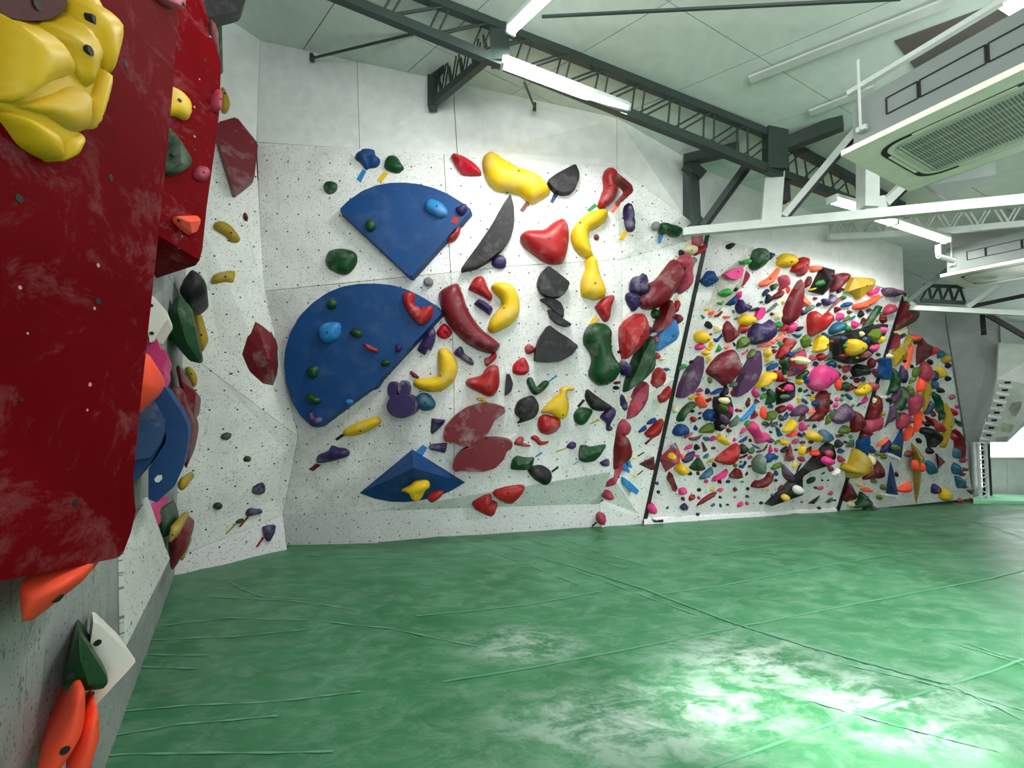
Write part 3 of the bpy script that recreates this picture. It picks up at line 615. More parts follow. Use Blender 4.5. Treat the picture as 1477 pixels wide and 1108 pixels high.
DATA = """
# ---- wall straight ahead
E W1 b! s .12 | 535,605 600,540 700,470 800,430 900,412 1000,410 1100,420 1200,445 1300,485 1400,545 1480,603 1045,1083 | big blue quarter-disc volume high on the wall
G W1 b! s .13 | 145,660 155,560 190,440 260,320 350,230 450,160 560,115 680,95 800,93 920,105 1030,140 1140,200 1220,250 1265,305 830,772 795,830 740,850 400,1105 345,1112 260,1030 200,930 160,800 | huge blue half-disc volume at left centre
H W1 b! p .34 | 640,652 990,362 1342,582 1260,632 1180,668 1050,700 950,713 850,710 740,690 ^1000,486 | blue wedge-shaped prow volume low on the wall
E W1 b o .10 | 650,235 690,190 740,172 785,180 795,215 828,245 820,280 795,300 750,305 728,318 705,290 680,262 *740,225 | blue star-shaped jug under the white boards
E W1 g d .07 | 860,270 875,235 915,215 950,230 975,270 998,305 985,325 950,343 890,328 858,305 *918,275 | dark green lump beside the blue star-shaped jug
E W1 g d .05 | 425,440 440,410 475,400 518,415 525,445 515,470 478,492 440,478
E W1 g d .09 | 440,965 460,905 500,885 550,880 620,890 660,920 666,965 645,1015 605,1055 555,1063 495,1040 455,1010 *540,945 | dark green dome above the huge blue half-disc
E W1 s t .004 | 660,385 705,315 730,330 690,408
E W1 y t .004 | 805,395 855,330 888,345 835,412
E V1 s d .07 | 1145,590 1150,545 1190,530 1250,545 1300,595 1305,640 1260,660 1200,640 1160,615 | light blue dome on the quarter-disc volume
E V1 g d .05 | e:760,715,38,45,0
E V1 u d .06 | 1365,590 1400,575 1410,560 1440,565 1450,600 1420,640 1385,635
E V1 r t .004 | 1328,690 1350,650 1395,655 1372,705
E W1 r d .10 | 1275,845 1330,790 1395,720 1395,770 1360,820 1310,840
F W1 x r .10 | 38,185 55,168 120,190 175,225 218,270 215,293 160,295 105,290 70,245 *130,222 | crimson gem-shaped hold under the white boards
F W1 y d .15 | 222,230 232,180 260,163 300,170 350,205 430,245 520,280 570,310 610,370 605,400 560,430 520,452 490,445 440,405 380,390 310,378 270,350 240,300 *432,265 *365,388 | biggest yellow sloper along the top of the wall
F W1 k s .09 | 597,318 650,280 760,222 782,270 782,310 765,350 735,380 690,388 640,370 | black half-disc hold beside the biggest yellow sloper
F W1 n t .004 | 612,445 640,380 668,388 630,452
F W1 i t .004 | 437,492 475,440 495,455 458,505
F W1 k s .10 | 95,835 140,770 200,690 280,570 340,460 385,393 405,470 408,560 385,640 340,710 270,770 190,815 *115,825 *380,610 *250,600 | long black crescent fin
F W1 u d .06 | 275,790 290,760 325,750 355,765 362,795 350,825 310,828 280,812
F W1 r d .17 | 438,650 460,618 510,608 575,603 620,570 660,545 690,542 715,575 722,640 712,720 690,790 655,803 590,795 520,750 460,700 *608,655 | big red heart-shaped hold under the yellow sloper
F W1 y d .13 | 730,640 745,590 780,550 830,510 890,488 930,490 945,520 930,555 890,590 840,618 835,660 850,720 862,760 820,768 770,735 740,690 *787,563 | yellow hook hold right of the red heart
F W1 y d .14 | 818,780 845,757 870,765 885,800 895,850 920,910 933,950 925,990 880,1008 830,1000 793,980 788,910 803,860 815,830 *873,912 | yellow bell-shaped hold under the yellow hook
F W1 r d .12 | 885,470 900,420 920,360 915,300 930,260 960,253 990,270 1010,310 1010,360 990,420 950,465 910,482 *958,350 | red bean hold at the top right corner
F W2 d s .10 | 1000,275 1085,345 1093,385 1020,452 1018,432 1068,375 1064,360 1008,310 | dark red bent bracket beside the red bean
F W1 l t .004 | 825,490 870,450 885,470 838,503
F W2 f t .004 | 966,495 995,443 1020,455 980,505
F W2 u d .08 | 1038,500 1045,465 1065,450 1085,470 1095,540 1098,600 1085,618 1060,612 1045,560 | upright purple stick hold near the corner
F W2 y t .004 | 1012,655 1040,605 1058,620 1035,665
F W1 d d .04 | e:880,648,16,18,0
F W2 a d .06 | e:1222,583,20,27,0
F W2 g d .09 | 1245,590 1260,562 1300,570 1345,580 1365,605 1355,640 1320,643 1290,625 1255,632 | dark green bean below the white tie beam
F W2 s t .004 | 1237,675 1248,630 1265,635 1250,682
G V2 g d .05 | e:485,240,38,38,0
G V2 s d .09 | 390,440 405,395 450,370 510,368 545,380 548,430 520,490 460,518 410,500 | light blue dome on the half-disc volume
G V2 g d .05 | 610,440 640,412 680,420 705,450 690,475 640,470
G V2 r d .04 | 705,520 740,525 800,555 820,578 790,582 740,560
G V2 u d .04 | 940,530 980,522 985,560 955,585 938,570
G V2 g d .05 | 835,655 860,632 900,640 900,665 870,683 840,675
G V2 g d .05 | 305,720 330,682 380,685 390,720 370,760 325,758
G V2 g d .05 | 303,905 325,868 360,885 410,915 400,945 340,948
G V2 s d .03 | e:610,935,27,20,0
G V2 u d .06 | 310,1040 330,1005 355,1005 365,1035 410,1050 405,1080 360,1108 325,1090
G V2 r d .09 | 985,185 1010,155 1060,155 1075,190 1070,240 1120,265 1190,250 1208,280 1190,340 1140,385 1095,380 1040,320 1005,260 *1118,268 | red boomerang hold on the half-disc volume
G W1 a o .08 | e:1172,82,36,34,0
G W1 u r .10 | 1090,565 1120,510 1165,440 1205,402 1225,440 1220,500 1190,575 1170,545 1150,605 1110,585 | purple split wedge under the half-disc edge
G W1 x o .08 | 1228,440 1245,410 1280,375 1320,405 1340,440 1320,475 1280,488 1240,470 *1288,448
G W1 y d .13 | 1062,800 1080,775 1140,765 1215,755 1240,735 1238,650 1240,580 1265,552 1310,560 1345,600 1375,660 1372,740 1340,800 1280,850 1200,865 1120,850 1075,825 *1255,750 | lower yellow boomerang hold
G W1 d d .03 | 1040,718 1060,718 1105,755 1095,768 1055,755
G W1 u! s .30 | e:975,965,103,87,0 | purple round drum volume with two knobs
+G W1 u s .17 | e:915,850,37,62,0
+G W1 u s .17 | e:992,838,37,58,0
G W1 t d .08 | 1072,930 1090,890 1135,868 1185,885 1222,940 1215,975 1180,995 1130,998 1090,965 *1150,940 | teal dome beside the purple drum
H W1 y d .09 | 527,250 560,215 640,175 720,150 770,148 787,175 760,205 690,245 620,268 550,275 *645,240 | yellow banana hold below the half-disc volume
H W1 k t .004 | 475,292 520,258 540,270 490,305
H W1 u d .08 | 352,430 370,395 430,370 455,335 500,350 545,355 575,380 560,410 500,430 430,448 365,453 | purple saddle hold low at left
H W1 d t .004 | 300,495 350,455 385,465 330,507
H W1 s t .004 | 1015,375 1060,330 1092,350 1060,405
H V3 y o .10 | 915,635 975,600 1010,572 1090,568 1108,610 1075,640 1050,690 1010,705 985,690 965,655 *1020,680 | yellow star jug on the blue prow volume
H V3 r d .05 | 1095,670 1150,640 1195,640 1185,675 1130,715 1100,705
H W0 g d .03 | e:100,238,32,22
J W1 u p .09 | 118,335 222,345 215,370 170,420 125,458 110,440 ^165,372
J W1 u d .08 | 98,545 130,530 230,522 235,545 222,598 180,592 110,575
I W1 u d .08 | 308,735 360,680 385,700 400,740 450,775 475,815 465,835 430,825 370,785 | purple peg hold beside the lower yellow boomerang
I W1 r d .09 | 430,205 470,130 520,103 555,115 580,170 600,220 625,260 622,295 600,305 560,280 500,250 440,220 *530,185 | small red heart above the maroon log
I W1 u r .08 | 472,330 510,290 560,310 635,365 605,430 560,395 500,355
I W1 y d .13 | 615,195 640,165 700,155 760,165 810,205 840,270 850,350 840,420 780,500 700,545 630,572 590,545 590,510 620,440 690,360 700,325 690,290 650,250 *722,365 | upper yellow boomerang hold
I W1 m d .16 | 187,260 215,215 280,180 340,165 375,230 420,360 470,450 540,540 620,605 685,660 680,690 650,730 610,740 520,715 420,660 330,580 250,480 210,380 *280,235 *425,375 | long maroon log beside the half-disc volume
I W1 r d .05 | 560,780 600,765 640,730 662,745 655,780 610,825 580,845 560,820
I W1 r d .12 | 405,980 430,945 490,930 540,910 580,855 640,830 675,850 685,930 680,1010 640,1080 590,1092 520,1060 440,1020 *598,1010 | lower red heart-shaped hold
I W1 r d .05 | 890,690 915,660 940,665 970,690 965,725 930,745 900,735
I W1 x o .07 | 790,880 800,825 870,770 910,800 930,870 900,910 850,918 805,905 *868,850 | round crimson pocket hold
I W1 k s .07 | 728,1085 735,990 745,900 775,920 797,985 785,1040 755,1075
I W1 k s .11 | 1000,150 1020,80 1085,15 1160,70 1265,155 1240,220 1180,268 1100,275 1030,235 | black half-disc hold in the middle column
I W1 k s .06 | 1015,292 1070,278 1130,285 1190,320 1215,380 1213,440 1170,420 1120,375 1095,345 | upper black crescent of the S-shaped pair
I W1 k s .08 | 1085,370 1120,390 1200,445 1282,500 1230,515 1160,490 1105,440 | lower black crescent of the S-shaped pair
I W1 k s .13 | 978,790 985,700 1020,600 1090,500 1160,555 1250,610 1335,678 1280,750 1200,795 1100,805 1010,800 *1155,735 *1215,705 | big black fan-shaped wedge
I W1 g d .07 | 905,965 920,935 950,937 975,980 990,1010 1040,965 1080,960 1092,985 1050,1040 990,1080 950,1065 920,1010 | dark green V-shaped hold
I W1 s t .004 | 1090,960 1150,912 1158,925 1095,972
J W1 y d .03 | 460,178 500,180 545,207 530,215 490,205 465,195
J W1 m s .14 | 205,470 220,400 290,320 390,250 500,222 600,228 670,255 680,290 640,320 600,350 560,430 500,520 430,552 350,545 290,520 220,515 *320,368 | upper maroon fish-shaped plate
J W1 m s .14 | 275,710 300,640 350,580 440,540 530,490 620,490 700,500 738,530 730,565 690,590 670,650 600,720 500,745 400,740 340,735 300,745 *418,595 | lower maroon fish-shaped plate
J W1 w t .004 | 655,240 710,190 722,205 665,250
J W1 w t .004 | 680,490 760,448 770,455 700,500
J W1 k d .09 | 750,270 775,205 840,170 890,165 930,220 932,280 900,330 830,360 770,372 790,340 760,310 | black rounded hold left of the yellow bird
J W1 y d .10 | 955,275 990,230 1040,180 1090,140 1100,105 1150,90 1200,100 1200,120 1150,130 1155,180 1165,240 1150,310 1120,340 1080,335 1020,300 960,295 *1120,310 | yellow bird-shaped hold
J W1 r d .10 | 925,390 935,330 975,305 1030,315 1095,345 1098,395 1060,440 1000,460 945,440 *1000,430 | glossy red ball under the yellow bird
L W1 k d .09 | 145,560 165,500 230,545 320,610 385,655 365,680 300,697 220,685 165,620 | black boat-shaped hold
L W1 k t .004 | 75,650 130,590 150,600 95,668
L W1 g d .08 | 45,730 75,680 130,660 215,690 180,770 140,815 95,820 55,790 | glossy green ball under the black boat
L W1 u d .08 | 280,745 330,690 390,660 420,690 415,740 380,800 365,840 340,835 330,800 300,775 | purple hold with a small ball beneath
+L W1 u d .05 | e:362,850,30,24
L W1 e t .004 | 185,810 260,765 275,780 195,815
J W1 r d .05 | 745,530 770,485 810,475 822,500 815,520 870,540 855,552 790,545
J W1 r d .05 | 870,485 900,463 930,475 955,510 1010,510 990,530 940,540 905,510
J W1 g r .09 | 718,700 735,640 770,618 830,632 905,630 890,690 860,725 800,730 722,725 | green wedge above the black lump
J W1 s t .004 | 905,625 955,590 962,602 912,632
J W1 k d .10 | 850,730 880,700 950,690 1010,720 1035,770 1020,825 980,845 930,820 880,780 *930,775 | black lump low on the wall
J W1 k t .004 | 1030,735 1080,698 1087,712 1035,750
J D r d .09 | 583,905 640,880 730,860 825,857 800,920 740,970 690,975 630,950 *700,905 | red leaf hold on the shaded lower panel
J D r d .12 | 425,990 480,950 530,925 575,928 580,965 620,985 610,1030 570,1058 500,1035 | red heart at the foot of the wall
J W1 u d .05 | 1145,548 1180,512 1215,520 1218,550 1190,572 1150,560
J W1 e t .004 | 1062,585 1140,560 1142,568 1068,592
J W1 g r .10 | 1237,600 1250,540 1280,535 1330,550 1455,528 1400,620 1350,665 1280,672 1240,655 | green winged wedge low near the corner
J W1 s t .004 | 1190,690 1235,658 1240,665 1195,693
N W1 u d .06 | 278,415 300,400 355,380 365,440 325,450 290,435
L W1 g d .18 | 130,80 150,-30 200,-75 260,-90 340,-70 385,-10 380,50 385,150 410,220 460,290 460,350 400,430 330,465 260,465 190,400 180,350 205,250 190,180 *345,455 *385,120 | tall dark green peanut-shaped hold
K W1 r d .10 | 235,700 245,680 300,620 360,592 400,590 408,620 385,690 370,780 345,825 310,820 270,760 *350,722 | red heart under the yellow bell
K W1 y t .02 | 180,850 235,775 275,795 200,865
L W1 k d .03 | e:452,170,20,14
L W1 d d .03 | e:430,445,33,14,-8
L W1 k d .03 | e:422,490,30,18
# ---- corner facet
K W2 m d .20 | 620,640 650,590 700,500 780,450 840,380 900,300 935,270 965,290 985,350 1005,400 970,480 900,590 840,670 760,715 680,718 640,690 | maroon banana on the corner facet
K W2 u d .12 | 550,540 560,470 590,425 645,415 665,393 685,430 697,500 700,570 680,605 630,590 570,570 *640,475 | upper purple lump beside the maroon banana
K W2 u d .09 | 512,610 525,570 560,562 600,570 615,620 635,660 600,720 565,735 545,700 525,660 | lower purple lump beside the maroon banana
K W2 q d .10 | 1100,130 1115,60 1160,50 1172,110 1165,160 1110,155
K W2 c d .10 | 1025,190 1045,150 1090,138 1125,165 1125,210 1090,240 1040,215 *1095,190 | cream ball at the top of the corner facet
K W2 r d .08 | 1115,240 1140,180 1205,140 1212,180 1160,225
K W2 q d .14 | 960,310 985,250 1030,220 1090,270 1095,320 1075,380 1085,450 1060,520 1000,580 970,560 985,480 1000,400 985,350 *1035,350 | rose figure-eight hold beside the black strip
K W2 k d .05 | e:1000,215,22,30
K W2 a d .05 | e:1112,280,25,30
K W2 k t .004 | 1150,90 1195,50 1198,65 1165,100
K W2 b d .04 | 930,570 955,525 970,540 945,575
K W2 c d .04 | 930,630 960,590 990,605 975,645
K W2 r d .05 | 935,700 950,640 985,640 985,700 960,745 935,740
K W2 q d .04 | 808,690 865,645 868,670 825,725 810,715
K W2 g d .07 | e:772,757,38,45,0
K C d r .14 | 778,935 830,800 870,690 900,620 920,700 925,790 860,860 | dark red wing above the blue fin
K W2 d d .08 | 935,770 975,757 1008,790 990,830 965,850 940,830
P C r r .16 | 926,451 908,463 900,473 898,490 898,505 900,520 920,502 933,484 934,472 930,458 | red grooved leaf on the corner edge
K W2 u d .08 | 690,960 705,880 730,870 730,910 700,970
L C g r .16 | 485,535 520,440 570,350 640,170 710,50 740,20 750,120 755,280 735,330 650,420 550,490 | green leaf-shaped fin on the corner edge
K W2 s r .14 | 770,960 850,860 925,790 955,850 968,930 940,990 860,1040 770,1095 | blue fin beside the black strip
K W2 q d .06 | e:770,985,25,38
L W2 u d .05 | e:618,145,22,28
L C u d .10 | 470,270 490,250 540,280 548,320 535,385 500,380 480,330
L C u r .10 | 440,640 455,570 475,540 510,620 515,670 490,695 455,670
L C q r .14 | 515,770 520,680 550,580 600,500 690,430 700,480 690,580 650,660 580,740 525,765 | rose wedge under the green leaf
L C c d .05 | 510,590 530,560 560,580 540,610 515,620
L W2 q d .05 | e:785,205,28,30
L W2 c d .05 | e:825,230,28,22
L W2 r d .10 | 708,440 730,410 760,340 800,308 840,325 858,380 840,450 780,498 735,490 | red pear hold beside the black strip
L W2 t d .04 | 840,320 880,310 898,325 870,343
L W2 r d .09 | 770,550 810,540 840,500 885,470 903,490 895,560 860,600 820,628 785,590 | chalky red bean touching the black strip
L W2 c d .04 | e:715,590,28,18
L W2 i d .03 | e:702,630,16,16
N C q d .12 | 425,120 440,60 480,25 530,60 543,100 520,150 480,180 430,150
N C d d .18 | 372,465 385,330 400,180 430,130 500,170 530,230 543,310 520,370 460,420 | tall dark red horn on the corner edge
N C q r .14 | 312,625 340,540 390,430 480,395 470,450 430,520 400,600 370,615 | rose slab at the foot of the corner edge
N W2 c d .05 | e:340,555,14,25
N C s s .05 | 470,440 490,380 530,460 548,495 535,512 500,480
N C s s .05 | 515,375 535,380 568,455 555,468 530,430
N C s s .06 | 482,590 490,548 540,580 630,665 605,705 560,665 490,610 | blue slanted bar low on the corner facet
N W2 d t .004 | 420,752 478,712 485,722 425,760
N W2 r d .04 | 482,705 510,680 540,715 510,735
N W2 r d .09 | 675,160 700,130 760,70 820,25 838,40 820,110 790,170 740,195 700,190 | lower red bean beside the black strip
N W2 d t .004 | 672,245 740,190 752,195 690,258
N W2 b d .05 | 685,70 720,35 770,15 772,50 720,75
N W2 b d .05 | 598,145 640,100 685,80 690,115 650,145
N W2 c d .04 | 580,35 620,10 670,30 640,55 600,55
N W2 k t .004 | 550,100 605,55 620,62 570,112
N W2 d! p .14 | 628,430 760,360 772,480 735,482 ^740,380 | dark red triangle volume beside the black strip
N W2 k t .004 | 612,355 670,318 673,328 620,362
N W2 k t .004 | 608,525 660,482 663,490 615,530
N W2 c d .03 | e:590,370,25,14
N W2 c d .03 | e:590,530,22,18
N W2 w t .004 | 422,640 475,608 480,618 428,650
N W2 w t .004 | 455,540 505,505 510,515 462,545
N C q d .10 | 310,705 325,675 360,662 390,690 385,730 350,742 318,735 | upper rose ball above the kick board
N W2 k t .004 | 258,775 310,735 318,745 268,780
N CB q d .10 | 245,910 255,870 290,858 328,885 322,930 290,955 255,940 | lower rose ball on the kick board
N CB k t .004 | 205,980 245,940 252,950 215,985
# ---- left facet
B W0 e d .07 | 1135,100 1150,75 1190,72 1230,95 1260,130 1280,165 1265,183 1230,180 1200,150 1150,120 *1232,132 | upper yellow ribbed hold on the left facet
B W0 e d .07 | 1122,395 1135,360 1180,340 1250,335 1252,370 1240,405 1190,400 1140,405 | second yellow ribbed hold on the left facet
B W0 d d .03 | 1295,40 1305,22 1322,45 1318,70 1300,62
B W0 d d .03 | 1198,885 1230,870 1248,845 1255,880 1235,900
A W0 m! s .12 | 1160,650 1260,622 1375,765 1355,945 1250,1028 1150,705 | dark maroon pentagon volume high at left
P W0 m! p .2 | 364.5,453 376,460 392,473 402,492 406,528 404,550 397,573 376,565 355,540 344,510 350,478 ^388,520 | chalky maroon lens-shaped volume at left
B W0 e d .10 | 1025,530 1070,560 1095,640 1110,700 1095,740 1075,765 1045,720 1030,640 | yellow ribbed hold behind the green sloper
B W0 e d .10 | 990,850 1020,850 1050,900 1045,945 1020,950 990,890
C W0 g d .05 | 1170,265 1185,240 1220,232 1238,245 1230,270 1200,280 | upper small green hold with tape tail, left facet
C W0 y t .004 | 1120,340 1165,283 1185,287 1130,350
C W0 g d .05 | 1285,370 1305,352 1340,355 1345,385 1320,402 1290,395 | second small green hold with tape tail, left facet
C W0 y t .004 | 1235,455 1280,397 1298,402 1245,465
C W0 u d .06 | 1332,540 1350,510 1395,492 1415,515 1412,555 1375,570 1340,560 | purple knobbly hold on the left facet
C W0 g d .04 | e:1160,628,26,20
C W0 u d .05 | 1308,660 1330,638 1360,642 1392,645 1395,665 1350,678 1315,683
C W0 r t .004 | 1272,735 1318,682 1326,688 1280,742
C W0 g d .04 | 1252,718 1270,698 1298,695 1295,710 1270,722
C W0 e t .004 | 1200,775 1252,720 1258,728 1207,780
C W0 u r .06 | 1395,740 1430,728 1470,730 1465,765 1440,815 1420,818 1400,780 | purple triangle hold just above the mat
C W0 r t .004 | 1362,845 1400,790 1408,800 1370,850
A W0 e d .1 | 1170,480 1200,490 1225,545 1215,590 1195,605 1175,580
# ---- beside the camera
B @3.1 k d .16 | 955,440 990,370 1025,335 1075,365 1103,425 1085,470 1018,515 985,490 | black rounded sloper above the green sloper
B @2.9 g r .14 | 880,610 900,540 950,455 1020,530 1045,640 1075,790 1070,830 1010,815 960,760 900,690 | big green sloper left of the left facet
B @2.05 w s .04 | 805,455 905,570 800,730 785,640 760,560 *805,520 *808,668 | cream square plate beside the big red volume
B @2.1 p s .10 | 700,640 775,660 800,730 835,690 850,750 885,760 890,800 870,850 880,900 840,1000 815,1020 700,950 | pink jagged hold beside the big red volume
B @1.75 o d .14 | 680,800 765,775 800,790 840,860 848,920 830,980 735,1080 680,1100 | orange dome beside the big red volume
P @2.75 d d .16 | 249,560 264,562 268,580 278,606 279,628 271,668 267,674 262,650 255,600 | dark red wavy hold behind the big blue volume
P @3.0 m r .16 | 254,528 259,527 270,552 284,566 284,580 280,607 275,610 265,585
C @2.95 e d .08 | 960,480 985,475 1003,500 990,530 965,545 945,520
C @2.6 e d .10 | 900,770 915,730 960,725 965,755 940,795 905,818
C @2.9 m d .12 | 935,715 990,745 1010,775 1000,850 960,910 918,968 900,900 900,800 | maroon hold low on the left wall edge
C @2.45 p d .08 | 768,640 810,622 830,660 845,735 800,715
C @2.6 g d .08 | 848,650 870,660 895,740 900,780 868,785
C @2.95 e d .05 | 950,885 980,880 985,900 965,920
D @.98 o d .14 | 155,92 200,40 470,15 472,70 430,120 330,200 220,285 185,275 160,220 *300,205 | orange scoop under the big red volume
D L i t .004 | 452,400 500,195 513,190 482,340
D L e t .004 | 503,315 530,160 545,145 530,310
D @1.3/p w s .045 | 500,315 720,525 720,548 450,840 448,690 480,450 *520,440 *480,718 | white square plate in the lower left corner
D @1.2/p g r .07 | 330,660 400,400 420,378 440,395 570,600 578,650 550,680 400,690 340,690 *425,530 *378,615 | green triangle hold over the white plate
D @1.08/p o d .07 | 195,1150 215,1060 330,850 395,700 450,690 445,880 400,990 270,1150 | left orange tongue at the bottom left corner
D @1.12/p o d .07 | 345,1150 400,990 460,850 515,780 530,900 520,980 460,1130 | right orange tongue at the bottom left corner
O @2.3/d k s .06 | 380,-120 500,-200 840,-120 845,0 830,40 790,95 700,125 590,155 420,185 400,40 | black overhanging hold at the top of the frame
O @2.35 w s .03 | 330,-60 400,-20 455,95 400,75 350,10
O @2.5 g d .1 | 420,160 590,140 510,225 465,265 440,230
O @2.25 m d .08 | 455,270 500,285 545,330 555,370 545,430 500,444 460,400
# ---- dense wall, window by window
a M k d .06 | 695,225 720,190 790,160 850,150 870,185 850,240 780,290 720,280 | black pebble hold at the top left
a M b o .14 | 150,960 230,870 300,755 380,755 420,850 480,930 460,1000 390,1050 300,1090 210,1040 *410,950 | blue pocket jug right of the black strip
P M w! p .16 | 1087,355 1039,399.5 1035,402 1022,446 1027,459 1067,418 1071,414 1079,385 ^1063,410 | white wooden volume at the top left
a MV l d .06 | 985,560 1000,535 1080,520 1185,490 1200,600 1100,610 1020,600
a MV p s .06 | 680,820 800,740 900,705 1020,665 1070,680 1080,730 1050,850 1010,915 920,930 790,910 *955,768 | pink wedge on the white wooden volume
a MV q d .05 | 1040,1095 1100,930 1140,750 1180,850 1170,920 1100,1040
P M g d .13 | 1080.6,380 1082,371 1086,363 1091,358.5 1097,357.5 1103,360 1106,366 1107,373 1103,381 1095,388 1088,390 1083,387 | big dark green egg on the top edge
b M n d .06 | 255,75 290,50 370,80 400,115 340,180 300,225 260,210
b M y d .12 | 455,310 480,200 550,100 640,80 760,110 830,200 830,300 740,370 630,385 530,360 *768,262 | yellow block on the top edge
b M r d .12 | 755,470 790,380 870,230 950,170 1040,155 1075,200 1085,280 1060,400 1020,530 970,575 920,560 860,500 | red tongue beside the yellow block
b M f d .06 | 1140,400 1170,350 1330,340 1385,370 1370,430 1290,470 1190,485
b M f d .08 | 65,735 130,670 260,600 380,480 470,390 490,420 430,590 360,700 260,770 160,805 90,790 *322,625 | salmon tongue below the yellow block
b M q d .09 | 485,640 510,570 580,550 650,540 680,600 690,720 670,790 560,860 490,870 520,760 | rose boot above the maroon torpedo
b M d d .06 | 1010,770 1050,690 1110,580 1140,565 1160,620 1150,720 1110,790 1040,825
b M g d .06 | 305,795 350,745 450,725 455,770 400,840 345,885
b M n d .06 | 145,950 190,870 250,835 280,870 250,940 170,1005
P M k d .05 | 1104,432 1106,426 1109,424 1113,428 1114,432 1110,437 1104,438
b M d d .06 | 345,1060 380,970 440,930 520,880 580,870 595,920 540,1010 470,1050
b M o d .04 | 655,830 690,780 720,880 700,945 660,900
P M m d .11 | 1157,404 1152,405 1145,416 1136,433 1130,450 1129,461 1131,467 1138,468 1147,462 1153,450 1156,435 1157.5,418 | tall maroon torpedo
P M f p .10 | 1156,424 1160,425 1165,432 1171,437 1168,441 1156,444 ^1160,436
R M k! p .22 | 365,280 530,325 525,420 540,450 450,560 390,620 220,578 ^470,430 | black pyramid volume on the top edge
R MV l d .05 | 310,490 340,455 400,435 445,440 430,480 380,505 330,510
R MV y d .03 | 222,555 300,535 318,535 280,560 230,570
R MV d d .04 | e:492,385,30,26
c M m d .10 | 260,720 330,560 380,420 450,360 540,345 620,360 640,410 590,520 480,640 380,740 300,765 | maroon oblong beside the black pyramid
P M e! r .12 | 1216.8,422 1221.6,411 1227,399.4 1243.6,400 1257,401.8 1260,406.7 1255.8,418 1247,423 1235.7,433 1230,425.5 1225,423 | mustard flag-shaped volume on the top edge
c M k d .06 | 400,750 440,680 520,665 550,695 480,750 420,785
c M u d .08 | 80,920 130,895 230,905 270,800 340,830 370,870 340,960 260,1030 170,1055 110,1020 | purple boomerang below the black pyramid
c M l d .05 | e:532,875,45,55
c M b d .06 | 485,1050 550,990 660,965 710,985 690,1050 600,1075 500,1085
P M m d .04 | 1192.5,449.6 1202,438 1212,428 1216,429 1205,440 1194,450
c M p d .07 | 1040,760 1110,700 1200,710 1250,650 1270,690 1230,790 1150,830 1080,830
P M o d .08 | 1230,443 1232,439 1244,436 1256,431 1267,425 1270,427 1264,434 1253,441 1245,446 1236,447 1231,446 | orange banana near the second strip
P M z d .12 | 1272.8,419.5 1275,416 1282.6,414.6 1293.5,417.6 1299.6,423 1297,426 1287.5,428.6 1277.7,426.8 | dark plum oval at the top right
d MV l d .08 | 830,190 920,130 1020,85 1060,90 1080,150 1120,190 1080,240 1000,265 920,270 870,240 *955,205 | light green chunk on the white wooden volume
d MV k d .03 | 1155,110 1200,60 1260,100 1205,160
d MV l d .03 | 810,380 860,385 950,370 930,420 890,450 840,435
d M b p .08 | 960,440 1060,360 1220,220 1235,330 1190,430 1080,460 ^1150,360 | blue triangle below the white wooden volume
d M p d .05 | 1225,190 1320,150 1310,260 1260,330 1230,330
d M u d .11 | 1200,490 1230,400 1270,325 1310,330 1340,390 1380,425 1430,415 1477,440 1500,520 1380,600 1300,640 1230,590 | dark purple blob below the white volume
d M y d .03 | 520,520 635,510 600,560 545,575
d M o d .05 | 590,640 700,560 740,550 745,600 700,660
d M k d .03 | 755,610 800,560 860,525 850,570 800,600
d M d d .04 | 700,680 800,650 870,590 915,560 900,620 840,690 770,705
d M l d .03 | 455,645 540,700 500,750
d M o d .04 | e:1000,700,80,32
d M h d .03 | 1120,550 1155,550 1168,610 1145,625
d M h d .03 | 1165,730 1250,700 1240,735 1185,765
d M k d .06 | 535,880 570,800 620,785 660,830 695,890 650,960 590,930
d M c d .07 | 745,900 800,870 870,880 890,950 850,1000 770,1040 745,960
P M m r .10 | 1049,462 1055,470 1066,482 1056,492 1050,495 1046,493 1042,478 1044,468 | dark red leaf left of the purple boulder
Q M y d .10 | 155,130 170,80 230,48 290,75 330,130 310,170 260,190 190,180 *308,150 | left yellow potato hold
Z M y d .10 | 625,900 660,850 720,835 780,860 805,900 780,940 720,965 650,950 *785,925 | right yellow potato hold
Z M r d .08 | 630,1000 650,955 725,965 715,1010 680,1048 640,1030
d M i d .03 | e:665,1070,30,25
h M p d .07 | e:505,305,105,70,-15
h M y d .05 | 650,350 700,300 720,200 780,190 805,250 770,330 700,400
h M y d .06 | 540,425 590,380 660,370 720,410 690,470 610,490
h M y o .06 | 640,590 660,520 740,500 760,560 700,645 650,640
h M l p .05 | 840,420 870,350 920,255 990,340 940,400
h M f d .04 | 1020,310 1090,275 1160,265 1130,320 1050,355
h M b d .05 | 800,120 860,125 930,80 980,20 985,70 930,150 870,205 820,180
h M k d .03 | e:325,620,50,33,-30
h M l d .05 | 50,770 90,700 170,660 235,700 230,750 150,770 80,800
h M k d .03 | 1215,195 1270,260 1260,300 1230,270
P M v r .09 | 1062,503 1064,491 1073,485 1080,487 1081,494 1077,500 1070,502 | olive wedge under the purple boulder
Q M z s .10 | 10,760 40,640 100,500 180,400 250,325 265,350 265,470 220,620 160,710 60,770 20,775 | left plum surfboard hold
h M m d .15 | 655,810 720,700 820,570 950,450 1100,380 1200,355 1260,390 1310,480 1340,620 1370,740 1350,850 1200,1000 1110,1108 1020,1140 900,1040 770,950 680,890 | big maroon boulder between the plum surfboards
h M v d .05 | 690,950 750,960 770,1010 730,1090 680,1040
e M k d .04 | 150,285 190,240 350,190 370,215 340,275
e M p s .05 | 310,430 350,300 420,215 480,190 515,230 500,340 440,440 360,470 | pink lozenge above the purple boulder
e M h d .04 | 505,310 560,250 650,160 740,95 755,140 680,220 560,300
